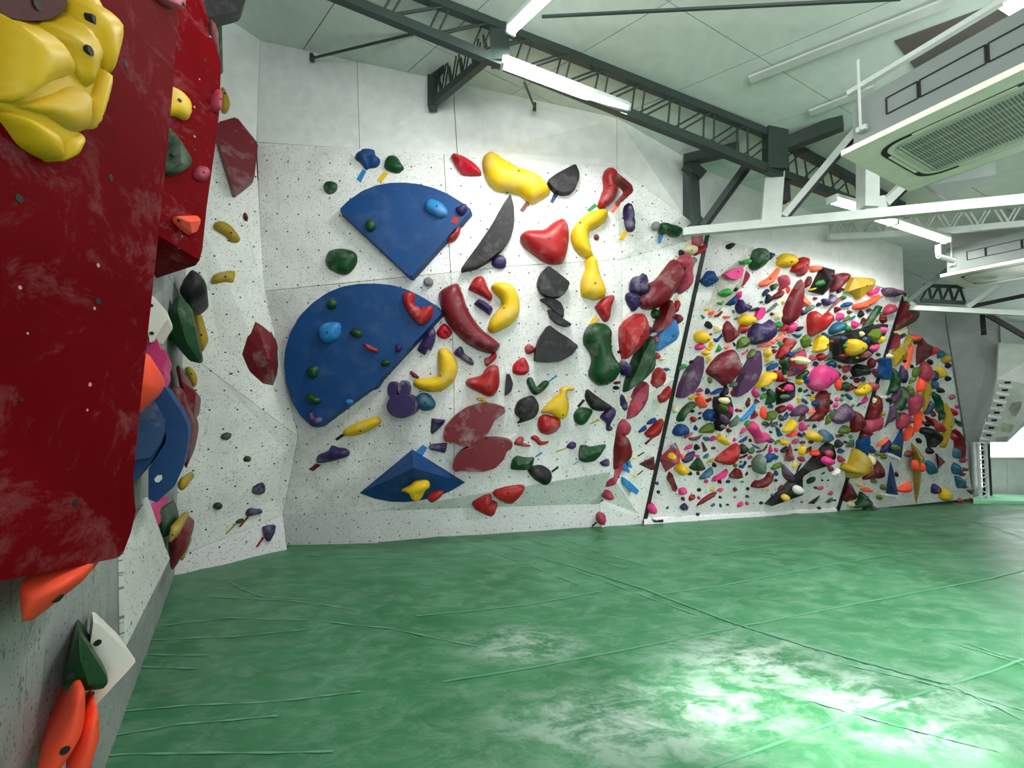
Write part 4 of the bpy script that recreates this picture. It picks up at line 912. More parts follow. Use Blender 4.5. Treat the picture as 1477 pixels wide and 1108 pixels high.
e M d d .03 | e:640,340,42,35
e M c d .07 | 690,400 720,330 760,260 820,300 830,380 790,450 720,470
e M l d .06 | 695,590 740,530 790,495 830,550 845,600 790,640 730,640
e M h d .03 | e:420,85,38,30
e M y d .03 | e:875,95,35,40
e M u d .15 | 135,790 170,680 240,580 310,525 400,545 480,535 560,490 625,455 650,540 690,680 670,790 590,890 480,960 350,990 230,995 165,930 | big purple boulder
e M p d .09 | 960,620 1000,560 1080,520 1140,530 1140,600 1080,700 1020,755 980,740
e M r d .06 | 755,715 830,640 880,560 950,535 965,640 950,705
e M f d .06 | 340,1050 350,1010 500,980 650,900 780,820 900,735 930,760 900,820 780,900 660,980 560,1040 | salmon blade under the purple boulder
e M k d .05 | 1125,680 1160,630 1260,600 1310,620 1190,715
e M t d .05 | 1060,760 1180,775 1290,760 1230,830 1175,855
e M u d .06 | e:1290,310,70,65
f M h d .06 | 20,260 60,200 150,140 205,150 190,220 100,290 40,300
Q M r r .10 | 1025,330 1060,250 1120,125 1180,130 1243,165 1190,240 1120,310 1080,350 1030,355 | slanting red brick below the salmon blade
e M l d .04 | e:820,970,50,55
e M k d .03 | 630,1030 720,1030 760,1050 660,1060
i M h d .05 | 1050,270 1180,190 1260,160 1230,230 1120,280
e M v r .09 | 1245,890 1380,765 1460,940 1400,1010 1320,1080 1270,1000 | olive box left of the yellow block hold
e M k d .03 | e:1455,1005,35,25
f M r d .12 | 75,560 80,400 130,310 230,270 300,300 360,360 410,370 470,310 530,295 575,370 580,460 520,560 400,690 280,760 150,825 100,800 | big red heart-shaped boulder
f M k d .04 | 255,140 300,95 350,100 340,170 270,175
f M d d .04 | e:230,10,40,35
f M d d .05 | 640,245 660,195 700,180 765,210 740,270 660,320
f M d d .04 | 905,290 955,250 1010,300 960,345
f M p d .06 | 680,430 700,350 750,310 820,325 820,400 790,470 720,485
f M v d .05 | 820,510 850,440 940,370 980,400 960,460 900,490
f M t d .04 | 970,465 1010,410 1080,370 1070,410 1010,455
f M n d .04 | 560,510 590,460 635,435 630,480 590,515
f M t d .11 | 535,720 560,640 640,550 740,505 820,515 830,590 790,680 680,750 580,780 | big teal egg right of the red heart boulder
f M l d .06 | 850,660 890,590 940,580 975,620 960,680 900,720
f M y d .03 | e:870,565,28,40
f M k d .04 | 940,720 980,660 1030,700 1000,735
f M p d .06 | 1010,560 1030,500 1070,480 1130,530 1150,575 1100,630 1050,660 1020,620
f M k d .05 | 1140,380 1160,320 1205,260 1245,310 1250,370 1200,415
f M k d .04 | e:1375,262,55,35,-30
f M d d .05 | 1200,550 1220,470 1265,410 1300,490 1260,540
g M g d .08 | 360,640 400,530 480,420 600,240 660,160 710,160 720,220 660,340 560,480 460,600 390,665 | dark green cucumber near the second strip
g M l d .03 | e:715,305,45,35
g M d d .06 | 720,450 740,370 780,330 820,400 835,480 795,550 740,500
g M q d .10 | 800,310 830,220 900,145 960,130 1030,220 1035,280 960,330 830,365 | rose fan beside the second strip
g M y d .02 | e:670,475,35,25
g M k d .03 | e:550,570,40,38,-40
g M k d .03 | e:265,680,38,30
f M t d .06 | 370,790 410,730 480,760 500,820 460,870 410,840
f M h d .03 | 710,760 830,720 820,760 750,790
Y M y r .13 | 255,305 275,240 300,150 350,105 400,130 425,180 420,270 380,300 310,320 | yellow block hold under the red heart boulder
Y M q r .12 | 455,180 530,110 570,150 610,220 590,290 530,335 510,260 480,215 | rose block beside the black trapezoid volume
Y M k! s .12 | 570,130 780,75 1160,-20 1160,0 1140,80 1000,300 960,360 880,420 760,455 690,430 575,390 | black trapezoid volume covered in holds
Y MV y d .14 | 665,280 680,180 760,155 830,180 865,240 840,290 780,345 720,360 680,335 | yellow dome on the black trapezoid volume
Y MV v r .08 | 920,110 980,40 1040,30 1070,110 1010,170 990,210 940,160
Y MV p d .06 | 1060,50 1090,15 1145,25 1120,80 1080,90
Y MV y d .06 | 1040,170 1070,115 1105,140 1080,210 1045,205
Y MV p d .06 | 945,270 970,230 1035,215 1020,270 985,315
Y MV l d .04 | 625,240 645,205 665,240 650,275
Y MV l d .04 | e:878,255,22,28
Y MV c d .04 | 820,85 845,65 870,95 840,130
Y MV n d .05 | e:630,160,35,40
Y MV m d .05 | e:625,360,45,25
Y MV m d .07 | 820,370 870,330 925,300 930,350 860,395
Y MV y d .02 | e:795,378,20,14
Y MV n d .05 | e:890,170,40,45
i M p d .03 | 0,290 60,260 130,200 120,240 60,300 0,325
i M v d .07 | 105,380 130,300 190,220 260,195 270,250 230,340 150,395
Q M z s .10 | 615,760 640,640 720,480 800,340 865,260 880,330 885,470 830,610 740,700 650,755 | right plum surfboard hold
i M y d .07 | 460,290 490,220 550,195 610,240 610,330 540,370 480,340
i M y d .05 | 495,380 600,380 610,420 530,480 500,450
i M d d .04 | 640,240 690,195 750,225 690,295 655,280
i M k d .04 | e:140,490,33,42
i M h d .05 | 20,680 60,600 110,580 140,600 90,690 40,725
i M h d .04 | 480,570 540,510 620,460 680,445 670,490 580,540
i M b d .06 | 535,600 600,550 700,510 745,490 750,550 680,620 540,665
i M y d .14 | 280,1020 340,900 420,760 520,700 640,680 665,720 650,830 560,920 450,1000 340,1030 | chalky yellow cone beside the right plum surfboard
i M r d .10 | 680,680 720,655 790,660 810,720 850,790 950,820 970,860 900,900 720,890 690,800 | red boot below the dark green horn
i M g d .09 | 800,470 860,370 920,370 970,440 970,560 930,660 930,740 860,740 870,600 820,520 | dark green horn below the red brick
i M d d .03 | e:805,610,25,45
i M b d .06 | 930,330 980,260 1060,255 1090,310 1020,370 950,375
i M q! p .22 | 980,430 1100,310 1340,200 1370,260 1400,560 1395,610 1260,700 1150,770 980,790 985,600 ^1380,575 | rose octahedron volume with cream dome
i MV c d .10 | 1150,430 1220,360 1380,390 1400,460 1370,540 1290,555 1200,520
i MV c d .04 | e:1095,425,35,30
i MV n d .03 | e:1160,640,80,30,-12
i M g d .06 | 1150,800 1280,700 1400,640 1400,740 1330,800 1200,850
i M y d .06 | e:1220,890,75,70
i M b d .06 | 1300,880 1340,790 1420,790 1420,880 1360,940
l M k! p .14 | 870,260 880,150 960,80 1080,30 1120,0 1260,40 1290,120 1285,330 1200,400 1110,440 890,510 ^1100,250 | black pentagon volume left of the pink boulder
l MV f d .04 | 920,120 1000,170 1060,190 1030,225 940,170
l MV p o .06 | 1065,170 1120,80 1190,70 1230,110 1210,200 1120,215
l MV h d .05 | e:1070,325,95,45,-8
j M p d .15 | 225,960 260,820 310,700 400,590 500,540 620,555 720,600 800,650 815,740 790,850 690,950 560,1050 430,1108 330,1080 250,1010 | big pink boulder
j M d d .05 | 815,820 820,720 850,670 915,750 880,790
j M q d .06 | 240,440 280,340 330,330 395,400 350,450 270,460
j M r d .08 | 400,370 450,310 540,290 590,350 540,430 490,460 430,420
j M h p .09 | 580,465 640,340 720,215 760,290 775,410 690,440 ^720,370
j M t d .06 | 620,510 720,450 770,440 820,550 825,605 770,590 730,545 690,570
j M k d .04 | e:385,515,45,55,30
j M o d .06 | 800,960 830,850 890,800 915,850 905,1000 870,1095 820,1030
j M q d .06 | 965,640 980,560 1070,555 1130,540 1100,640 1000,715
j M d d .03 | e:900,580,35,45
Y M k r .14 | 710,510 790,450 870,460 935,530 900,580 800,590 750,610 | black cut gem under the black trapezoid volume
j M d d .04 | 960,820 1010,755 1060,810 1010,870
j M d d .05 | 1205,880 1240,820 1310,810 1330,870 1260,930
j M n d .04 | e:1395,840,40,60,20
j M n d .03 | e:1165,815,45,35
j M g d .07 | 915,1080 930,980 980,920 1070,900 1090,960 1050,1060 960,1085
j M d d .06 | 1020,1108 1080,1000 1150,930 1175,950 1170,1040 1110,1100
j M k d .03 | 1180,1030 1230,990 1290,1025 1230,1045
j M c d .03 | e:1100,735,35,40
Y M d d .07 | 915,430 960,375 990,430 965,510 925,480
Y M d d .05 | e:1000,545,30,40
Y M g d .03 | e:1040,340,28,22
Y M d d .03 | e:1037,412,22,20
Y M y o .10 | 760,780 800,720 880,665 930,710 930,760 880,820 800,830 *880,740 | yellow shell near the second strip
Y M q d .08 | 925,690 960,665 1030,690 1020,740 970,780 930,750
m M d d .10 | 260,850 280,780 390,690 390,600 400,520 390,380 420,290 500,215 620,190 645,260 650,400 640,560 600,680 520,770 400,850 | dark red double scoop below the pink boulder
m M b d .07 | e:375,475,65,70
m M k d .05 | 655,400 680,370 740,420 710,490 660,520
m M t d .05 | 1020,290 1060,260 1120,310 1155,370 1120,400 1060,350
m M k d .03 | 925,310 950,285 1000,285 950,335
m M p d .04 | 800,400 840,340 885,360 870,420 830,425
m M p d .04 | 760,540 780,480 855,455 850,530 800,570
m M h d .03 | e:940,395,35,40
m M l d .03 | 1140,530 1180,470 1225,495 1190,545
m M z d .11 | 715,790 800,690 900,580 1000,490 1060,475 1110,540 1190,650 1160,760 1080,840 960,905 850,910 760,860 | large plum shell
m M d d .12 | 1140,1080 1150,930 1150,800 1180,680 1200,640 1280,650 1360,760 1400,880 1390,940 1300,1010 1220,1080 | dark red fan beside the large plum shell
m M g d .05 | 670,750 720,660 800,600 830,620 760,720 700,790
m M v d .05 | 600,900 620,760 660,720 700,800 670,900 600,930
m M p d .05 | 1360,500 1400,390 1477,290 1477,390 1420,460
m M k d .02 | 1250,545 1310,470 1350,465 1330,510
t M v d .07 | 140,950 170,870 240,800 320,800 370,880 320,960 240,975
m M q d .04 | e:670,610,40,50
m M k d .03 | 175,300 240,285 280,285 260,320 190,315
m M k d .02 | e:690,268,35,18
m M d d .03 | 300,250 320,205 360,265 310,275
m M k d .03 | 130,240 150,190 230,170 180,240
m M g d .04 | 20,230 30,150 90,140 85,225
m M y d .04 | 0,350 50,340 60,420 20,480
m M t d .05 | 55,400 110,360 170,385 215,450 210,500 160,470
m M y d .04 | e:320,370,50,55
m M d d .05 | 20,880 60,770 120,700 180,710 150,790 80,840
m M k d .03 | 140,830 200,800 250,830 220,865
m M p d .07 | 40,970 70,900 120,875 170,910 165,980 100,1060 50,1030
m M l d .02 | e:240,945,32,20
m M n d .04 | 325,1000 340,930 375,915 390,975 350,1000
m M f d .05 | 190,660 300,600 380,605 350,660 230,690
l M z d .11 | 1185,740 1240,640 1340,540 1440,500 1500,520 1500,600 1430,690 1300,745 | plum lemon left of the dark red double scoop
m M q d .04 | 430,850 500,800 580,770 540,800 460,860
k M o d .12 | 500,440 500,310 540,265 600,270 640,350 690,460 700,500 640,570 570,550 | bright orange thumb under the left plum surfboard
k M y d .06 | 330,360 420,320 500,285 500,330 420,380 360,395
k M q d .05 | 480,240 560,150 620,150 650,210 580,235
k M d d .05 | 680,395 740,380 825,350 800,420 740,455 700,440
k M y d .04 | e:900,395,50,45
k M d d .03 | 845,520 880,485 930,510 880,555
k M g d .11 | 90,830 120,720 200,600 300,500 400,440 470,440 460,500 370,590 260,700 200,820 140,870 | chalky dark green chili hold
k M k d .04 | 360,640 410,590 460,620 455,660 400,670
k M d d .03 | 545,690 580,655 635,660 600,700 560,715
k M k d .03 | 535,800 570,770 615,755 590,800 550,820
k M r d .06 | 375,820 390,770 430,750 490,770 505,820 470,860 420,875
k M b d .10 | 650,720 690,650 770,590 850,600 870,660 830,710 810,790 740,845 680,820 | blue horn left of the black box volume
k M b d .05 | 805,830 840,790 950,765 940,810 860,850 815,865
P M b d .12 | 971,622 974,616 979,612 986,612 991,615 992,621 990,626 983,629 975,629 971,626 | round blue boulder low at left
k M b d .04 | 450,1000 485,930 545,1010 500,1050 455,1035
N M v r .09 | 1150,150 1180,100 1240,65 1280,60 1290,130 1270,150 | olive box below the blue horn
k M k! s .10 | 965,380 1200,330 1240,350 1300,560 1290,740 1200,870 1140,1000 1010,1085 990,900 | black box volume covered in holds
k MV c d .07 | 1000,400 1040,360 1190,350 1195,440 1120,490 1040,460
k MV v d .06 | 1005,500 1100,490 1160,560 1130,650 1060,600
k MV p d .05 | 1195,620 1240,540 1285,600 1250,700 1210,670
k MV z d .08 | 1035,830 1050,710 1120,730 1200,830 1180,920 1080,900
k MV a d .05 | e:1090,970,50,45
k M h d .07 | 1200,960 1250,850 1330,780 1390,720 1405,800 1330,940 1240,985
k M n d .05 | 695,270 720,150 770,160 800,230 760,275
k M b d .06 | 800,280 860,220 960,160 1080,140 1060,200 980,250 880,285
k M k d .06 | 1005,290 1060,200 1130,80 1165,100 1175,270 1100,300 1040,325
k M h d .06 | 1200,120 1260,30 1320,0 1380,20 1400,90 1360,130
k M r d .05 | 1235,260 1270,195 1330,215 1345,270 1290,310
k M c d .06 | -20,620 0,540 60,520 110,590 90,650 30,680
l M u d .05 | 415,420 455,370 520,425 480,470 420,485
l M d d .04 | 225,490 260,400 300,345 325,380 310,500 265,570
l M p d .06 | 355,230 400,150 440,165 520,310 460,360 400,330
l M l o .05 | 535,370 580,280 640,245 670,300 630,360 560,395
l M g d .09 | 655,500 680,380 685,230 740,160 800,200 840,290 830,380 770,470 700,500 | dark green pepper below the chalky yellow cone
l M t d .04 | 695,560 720,510 780,480 810,540 770,580
l M b d .04 | 565,160 600,130 680,175 620,220 575,215
l M s d .06 | 95,850 130,790 220,700 330,580 410,475 415,540 380,640 290,740 190,830 | blue scythe right of the black box volume
l M r p .07 | 330,805 370,710 420,600 510,720 430,790
l M o d .06 | 535,700 550,590 600,530 640,590 655,740 620,815 560,770 | orange candle beside the olive crate
l M v r .09 | 640,830 670,670 760,640 880,630 870,720 830,800 720,830 | olive crate below the dark green pepper
l M d d .08 | 865,610 920,550 1030,510 1080,530 1060,600 980,670 900,690
l M p d .06 | 1115,540 1150,490 1210,490 1240,560 1210,630 1150,630
l M n d .06 | 930,770 965,710 1040,740 1110,650 1130,680 1090,790 1000,850 950,830
l M y o .10 | 1010,1060 1080,960 1150,850 1220,790 1280,850 1260,960 1190,1040 1080,1085 *1150,960 | yellow shell below the plum lemon
p M o d .06 | 50,260 130,230 230,170 290,150 280,200 200,270 110,310
l M g d .05 | 570,910 620,860 700,870 710,930 640,960
l M k d .02 | 630,1010 740,900 790,830 780,880 700,970
l M g d .05 | 765,960 800,900 900,860 905,930 830,975
l M d p .03 | 950,970 970,890 1030,940 980,980
X M p d .13 | 870,100 900,55 935,50 955,100 985,140 1040,145 1050,180 1015,210 985,230 950,235 935,190 890,130 | bright pink bone-shaped hold
l M l o .05 | 205,920 230,860 290,830 310,890 270,960 225,955
l M d d .02 | 85,650 120,595 170,630 140,655
l M r d .03 | e:45,620,45,40
o M t d .05 | 1165,30 1220,20 1250,100 1300,180 1215,220 1190,150
n M q! p .26 | 10,600 240,400 360,275 390,320 460,480 450,700 380,740 150,900 ^395,722 | rose octahedron volume low beside the strip
n MV y o .08 | 210,600 240,520 300,490 360,560 330,620 270,650 *290,570
n MV a d .05 | e:325,365,58,48
n M f d .05 | 465,510 530,520 535,600 480,640
n M y d .12 | 335,830 400,760 480,700 560,770 625,830 600,900 480,965 420,930 | cream-yellow cylinder under the lower octahedron
n M u r .07 | 490,660 530,600 620,500 760,445 760,520 700,640 600,695 540,710 | purple lens right of the lower octahedron
n M g p .12 | 645,810 720,720 830,590 880,595 940,700 1010,830 950,870 850,885 730,870 ^840,740 | dark green pyramid low at left
n M k d .05 | 755,400 770,330 820,305 885,380 840,425 780,440
n M d d .05 | 915,280 950,260 980,320 1035,410 1000,465 955,460 940,360
n M d d .03 | 1115,410 1140,360 1215,370 1180,420
n M p d .04 | 535,430 570,370 640,325 720,310 710,380 620,425
n M d d .05 | 640,200 660,160 760,160 870,130 930,105 880,170 790,225 680,225
n M q d .04 | 525,170 560,120 640,70 730,50 720,100 640,150 560,190
n M t d .05 | 940,190 970,150 1080,165 1070,220 1000,240
n M p d .05 | 1095,230 1110,170 1160,130 1230,150 1200,200 1130,250
X M y d .09 | 610,200 625,165 645,150 720,225 715,245 690,250 640,225 | small yellow cylinder above the red cone
X M r d .14 | 600,375 680,300 785,232 790,300 770,370 710,415 650,405 | red cone near the middle bottom
n M t d .04 | 945,600 975,550 1060,500 1065,550 1010,605
n M p d .03 | e:825,555,55,28
n M e d .03 | 1020,710 1060,650 1190,600 1180,670 1100,700
n M k d .04 | 1140,760 1165,690 1225,730 1220,790 1160,795
n M t d .07 | 865,1045 930,950 1040,850 1130,790 1150,870 1100,970 1000,1040 | teal lens below the red cone
n M d d .03 | e:840,930,38,42
n M k d .03 | 610,945 660,885 710,910 700,970 640,970
o M d d .04 | 110,90 145,35 225,85 200,130 140,135
o M p d .04 | 400,160 430,80 490,20 540,75 490,130 420,170
o M p p .03 | 250,320 285,235 340,280 300,325
o M b d .04 | 370,330 430,290 520,225 565,215 540,280 440,350
o M d d .03 | e:620,300,32,38
o M k d .08 | 385,580 385,490 410,410 470,380 545,430 555,500 500,580 430,590 | black ball right of the red cone
o M t d .03 | 650,380 740,415 830,460 780,480 690,430
o M h d .05 | 570,520 610,480 690,440 710,510 680,570 610,590
o M d d .04 | 740,555 790,520 880,510 960,420 1000,370 985,420 900,530 800,560
o M d d .04 | 355,660 430,650 510,610 580,580 540,630 450,680 370,690
o M q d .04 | 565,700 580,650 640,620 670,650 620,700
o M h d .14 | 670,800 690,720 760,640 830,600 885,610 890,780 890,940 850,1005 780,1000 700,950 | grey-green bulb below the pink bone
o M b d .07 | 915,750 940,660 1000,590 1140,580 1130,640 1060,730 970,790 | blue tooth right of the grey-green bulb
o M b d .03 | 1140,700 1160,640 1230,625 1200,680 1155,715
o M p d .04 | 1000,580 1030,440 1060,390 1080,480 1070,540
o M p d .03 | 1130,500 1160,460 1230,490 1170,555
o M z d .05 | 990,330 1020,280 1080,250 1130,290 1100,340 1030,360
o M k d .03 | 900,320 950,300 970,320 920,335
o M k d .03 | 1035,140 1040,90 1105,125 1060,145
o M v d .04 | 1135,390 1160,320 1220,290 1265,295 1230,340
o M y d .07 | e:1330,340,70,70
o M k d .05 | 1265,530 1300,480 1410,420 1400,490 1320,570
o M v d .05 | 1065,920 1080,850 1180,790 1290,760 1260,860 1180,910 1100,930
o M w d .03 | 980,820 1010,800 1080,850 1040,880
o M b d .04 | 1120,1045 1150,940 1210,970 1210,1040
o M b d .04 | 375,870 400,825 470,820 500,740 545,750 520,830 440,895
o M v d .03 | 385,780 410,740 450,740 430,775
o M v d .04 | e:300,830,48,45
o M d r .10 | 170,1050 230,970 300,890 380,900 430,1000 420,1090 340,1108 200,1100 | dark red gem below the red cone
o M d d .03 | 570,880 590,830 660,830 640,870
r M p d .07 | 95,290 150,190 250,140 380,40 430,30 410,120 330,210 200,260 | pink shell left of the dark red gem
o M d d .03 | 510,1050 540,980 575,960 550,1030
r M d d .10 | 945,410 970,330 1040,275 1140,265 1250,200 1310,100 1360,95 1360,180 1310,290 1200,390 1100,415 | dark red banana low at centre
p M q! p .12 | 15,810 60,660 110,520 150,440 190,560 200,660 240,740 230,800 130,830 ^110,700 | rose spire volume
s M z d .11 | 275,20 310,10 390,80 450,190 500,330 550,300 500,375 440,375 350,320 290,220 | plum eggplant hold above the black triangle
p M p d .07 | 335,140 350,20 420,0 470,60 460,140 400,180
p M u d .06 | 300,230 340,200 400,260 450,200 460,250 400,300 330,300
p M n d .03 | 615,110 650,30 690,80 650,115
p M y d .11 | 480,310 510,230 600,150 700,190 780,290 750,390 660,400 560,370 | yellow ball beside the teal ball
p M k d .03 | e:585,410,60,35
p M t d .12 | 760,200 830,150 920,160 1000,260 990,350 900,410 790,410 750,320 | teal ball low near the second strip
p M q d .05 | 170,430 210,370 300,330 340,370 300,430 220,450
p M d d .04 | 345,440 380,390 460,390 420,450
p M y d .06 | 330,680 330,560 380,490 460,480 460,570 420,680
p M d d .04 | 445,640 490,560 600,500 580,580 500,640
p M o d .07 | 575,690 590,600 720,580 850,560 960,490 1020,445 1030,480 940,570 820,650 690,700 | orange horn above the black triangle
p M q d .05 | 300,770 320,720 450,730 440,790 380,830
p M k t .004 | 265,1055 320,930 375,850 380,900 300,1040
p M y d .04 | 180,940 200,880 260,830 300,870 230,950
p M k d .03 | 220,570 300,550 260,600
p M k d .07 | 1095,470 1110,400 1180,355 1255,430 1200,490 1130,545
p M k d .03 | e:1320,410,40,30
p M b d .05 | 1150,600 1200,540 1305,590 1260,640 1170,645
p M q d .05 | 1150,770 1180,690 1300,760 1280,820 1200,850
p M d d .04 | 1125,310 1140,250 1280,250 1230,300
p M l d .03 | e:1435,295,45,45
u M h p .10 | 290,230 400,70 470,60 480,120 480,230 ^420,120
p M w d .05 | 1040,1108 1090,1040 1160,970 1190,1000 1170,1070 1080,1108
p M d d .05 | 940,960 970,920 1050,940 1040,1000 990,1050
P M k! s .10 | 1111,731 1130,713 1156,688 1166,679 1196,645 1203,641 1207,660 1196,672 1170,680 1158,688 1158,700 1159,714 1135,723 | long black triangle volume at the foot
p MV p d .09 | 830,820 850,760 920,720 1000,740 1070,820 1000,880 920,910 850,860 | pink ball on the black triangle volume
p MV q d .05 | 900,640 960,580 1040,600 1010,720 930,720
s MV w d .07 | 515,520 560,460 640,460 720,530 680,590 600,640 530,600 | white dotted hold on the black triangle volume
s MV y d .06 | 265,720 300,650 350,640 410,680 390,760 320,790
q M n d .03 | e:265,255,40,38
q M k d .03 | e:292,440,38,38
q M d s .05 | 505,180 560,30 595,60 650,230 710,365 645,455 600,320 | dark red bar under the lower octahedron
q M p d .07 | 725,400 760,360 850,345 900,410 850,480 740,500
q M d d .04 | e:815,585,42,40
q M r d .05 | 935,590 970,510 1040,490 1080,520 1030,600 965,640
q M u r .07 | 740,765 800,700 860,670 915,740 890,820 790,825 | dark purple gem near the foot
q M g d .02 | 440,800 500,740 505,780
q M p d .11 | 55,770 90,700 180,680 235,780 200,870 140,905 80,860 | pink ball at the foot of the first strip
q M k d .03 | e:1155,395,45,35,-35
q M q d .03 | e:1150,565,30,38
P M m d .05 | 1005,729 1014,719 1025,712 1034,710 1030,716 1018,723 1008,729 | long maroon sliver near the foot
q M n d .03 | 1100,890 1165,890 1140,945 1095,940
q CB k s .04 | 180,1045 260,1070 400,1050 400,1085 210,1090 | black moustache hold on the kick board
q M p d .03 | e:1310,215,50,42,-30
r M d d .04 | e:265,290,42,45
r M n d .04 | 400,300 430,255 480,260 460,320 405,320
r M y d .03 | e:115,460,55,38
r M p d .04 | 205,480 270,430 340,440 320,490 230,500
r M d d .04 | 545,460 590,410 630,430 610,490 570,495
r M k d .03 | e:860,440,35,30,-30
r M l d .03 | 700,300 730,270 785,280 750,320
r M y d .02 | e:1290,455,50,25
r M k d .03 | 240,640 270,590 320,625 290,655
r M q d .02 | e:590,620,30,28
r M n d .03 | 810,610 840,575 890,590 890,630 830,635
r M n d .03 | e:1400,590,48,35
r M p d .05 | 650,850 650,770 740,710 760,770 700,810
r M q d .03 | e:850,755,38,38
r M k d .03 | 1105,770 1130,720 1190,725 1160,775
r M t d .03 | 75,810 130,755 170,760 150,810 95,830
r M g d .02 | e:285,800,28,40
r M k d .02 | e:440,785,28,22
s M k d .03 | e:130,340,40,28,-30
s M d d .04 | 175,530 210,470 265,430 260,500 200,550
s M g d .05 | 795,400 800,340 870,280 965,265 950,320 880,390 820,415 | dark green leaf right of the black triangle
s M t d .02 | 1085,205 1130,180 1180,150 1165,190 1110,210
s M k d .02 | e:1118,335,22,18
s M k d .02 | 1215,350 1265,315 1240,350
s M k d .03 | e:980,495,40,30
s M p d .04 | 1020,520 1060,480 1130,460 1130,500 1070,545
s M q d .04 | 1240,640 1270,590 1335,570 1300,650
s M g d .04 | 1195,810 1250,750 1340,710 1330,770 1260,815
s M k p .05 | 830,835 930,760 1075,670 1010,780 950,845
s M k d .02 | e:1390,765,25,20
s M k d .03 | e:1050,925,40,28
s M q d .02 | e:690,795,38,25
# ---- beyond the second strip
U M d! p .25 | 240,95 320,150 400,200 412,240 370,310 280,360 140,415 180,250 ^330,262 | big dark red overhanging volume at the second strip
U M c s .05 | 160,420 220,395 285,390 280,415 200,450
U M n d .04 | 180,470 230,440 270,430 220,490
U M m r .07 | 75,610 130,470 165,420 190,490 185,560 | maroon wedge just right of the second strip
U M e r .07 | 120,620 180,560 250,590 268,640 250,690 130,785 | mustard plate right of the second strip
U M e d .06 | 235,580 280,440 300,470 290,530
U M w s .03 | 205,540 275,420 285,430 215,545
U M o d .08 | 295,510 300,455 370,452 395,490 350,515
U M g d .04 | e:362,525,22,25
v M f s .05 | 525,960 600,780 680,450 720,380 710,520 660,780 560,970 | long salmon stick on the far wall
v M m! p .16 | 770,850 780,500 830,330 875,205 970,340 1100,440 1130,500 1080,640 900,760 ^930,520 | maroon sail-shaped volume at the far top
v M r d .07 | 1060,640 1130,450 1215,500 1140,600
v M t d .06 | 1215,680 1230,530 1290,515 1330,580 1300,670 1240,695
v M e d .07 | 1310,760 1320,640 1450,620 1460,720 1400,810
v M k d .05 | 1380,850 1410,790 1477,800 1450,900 1400,900
v M y d .08 | 1190,1000 1200,860 1290,890 1370,1000 1330,1090 1240,1108 | yellow hold at the far top right
v M k d .05 | e:1040,775,42,65
v M k d .03 | e:515,750,35,35
v M k d .03 | e:660,865,25,45
U M u d .08 | 185,880 220,765 250,810 258,880 240,950 185,910 | purple lens on the far wall
U M v d .05 | 325,870 340,800 390,780 410,800 390,840 350,900
U M v d .05 | 293,950 310,890 360,880 340,920 300,955
U M b s .10 | 10,850 60,790 60,700 115,690 125,800 115,920 20,890 | blue slab right of the second strip
U M c d .06 | e:85,670,35,30
U M c d .05 | e:45,760,40,25
U M g d .10 | 75,1060 110,950 120,800 150,800 165,880 165,960 120,1040 85,1070 | left dark green cucumber on the far wall
w M e r .06 | 640,740 620,420 640,170 700,130 750,220 760,310 700,600 | long mustard blade on the far wall
w M o d .08 | 530,390 530,250 580,120 625,200 620,330 570,360
w M q d .10 | 385,530 430,440 510,390 590,450 610,560 560,650 430,800 390,700 | upper dusty rose ball on the far wall
w M q d .10 | 170,1000 180,820 260,740 350,760 430,850 420,930 330,960 240,1050 | lower dusty rose ball on the far wall
w M o r .07 | 480,1100 465,900 480,740 615,700 600,900 520,1080 | big orange wedge on the far wall
T M o r .06 | 445,465 440,370 490,315 515,340 520,400
w M g d .09 | 115,650 170,500 220,330 280,275 330,350 340,450 280,600 190,695 130,690 | right dark green cucumber on the far wall
w M z d .08 | 50,600 70,480 150,340 230,240 230,290 170,430 100,560
w M t p .07 | 230,720 300,590 395,670
w M k d .04 | e:20,515,45,40
w M g d .05 | 110,860 150,760 200,740 180,830
w M v d .07 | 345,440 360,290 400,260 430,320 440,420
U M q d .09 | 405,880 415,760 450,715 525,830 510,920 430,930 | rose drop under the sail-shaped volume
U M n d .06 | e:550,870,28,55
U M t d .06 | e:550,960,28,48
w M g d .08 | 810,480 800,390 830,370 900,450 940,560 950,700 910,750 860,680 850,560 | curved dark green pepper on the far wall
w M g d .06 | 920,870 910,780 960,700 990,720 970,830 935,895
w M n d .07 | 650,760 700,640 780,530 800,590 760,690 690,770
w M d d .05 | 765,750 790,700 830,750 810,825
w M d d .06 | 670,800 720,810 790,930 830,990 770,960 690,870
w M r d .09 | 800,870 850,860 980,980 970,1070 900,1080 830,980
w M r d .04 | e:622,915,35,40
w M k d .05 | e:700,945,38,48
w M k d .05 | e:1070,138,45,48
w M k d .06 | 880,310 910,280 980,330 990,380 930,395 890,370
w M q d .05 | 1090,470 1120,430 1180,420 1170,480 1130,520
w M q d .04 | e:1240,640,40,30
w M x d .06 | 1120,720 1140,660 1200,700 1220,750 1180,800
T M e r .07 | 790,520 750,510 770,390 780,250 800,115 850,220 870,290 830,380 | tall mustard blade near the far edge
w M g d .06 | 1185,840 1250,880 1310,950 1300,1000 1220,930
T M k d .14 | 590,385 600,345 660,340 720,380 725,430 690,480 660,510 650,450 630,410 | big black teardrop on the far wall
T M k d .06 | e:658,540,28,30
T M d! p .10 | 720,560 800,635 740,695 | dark red triangle volume on the far wall
T M t d .09 | 635,700 630,640 660,625 710,670 700,720 670,748 | left teal lens on the far wall
T M t d .09 | 870,590 870,540 895,502 925,560 910,610 | upper right teal lens on the far wall
T M t d .09 | 855,690 880,640 915,680 910,735 870,740 | middle right teal lens on the far wall
T M t d .09 | 888,790 890,755 945,780 940,830 910,865 | lowest right teal lens on the far wall
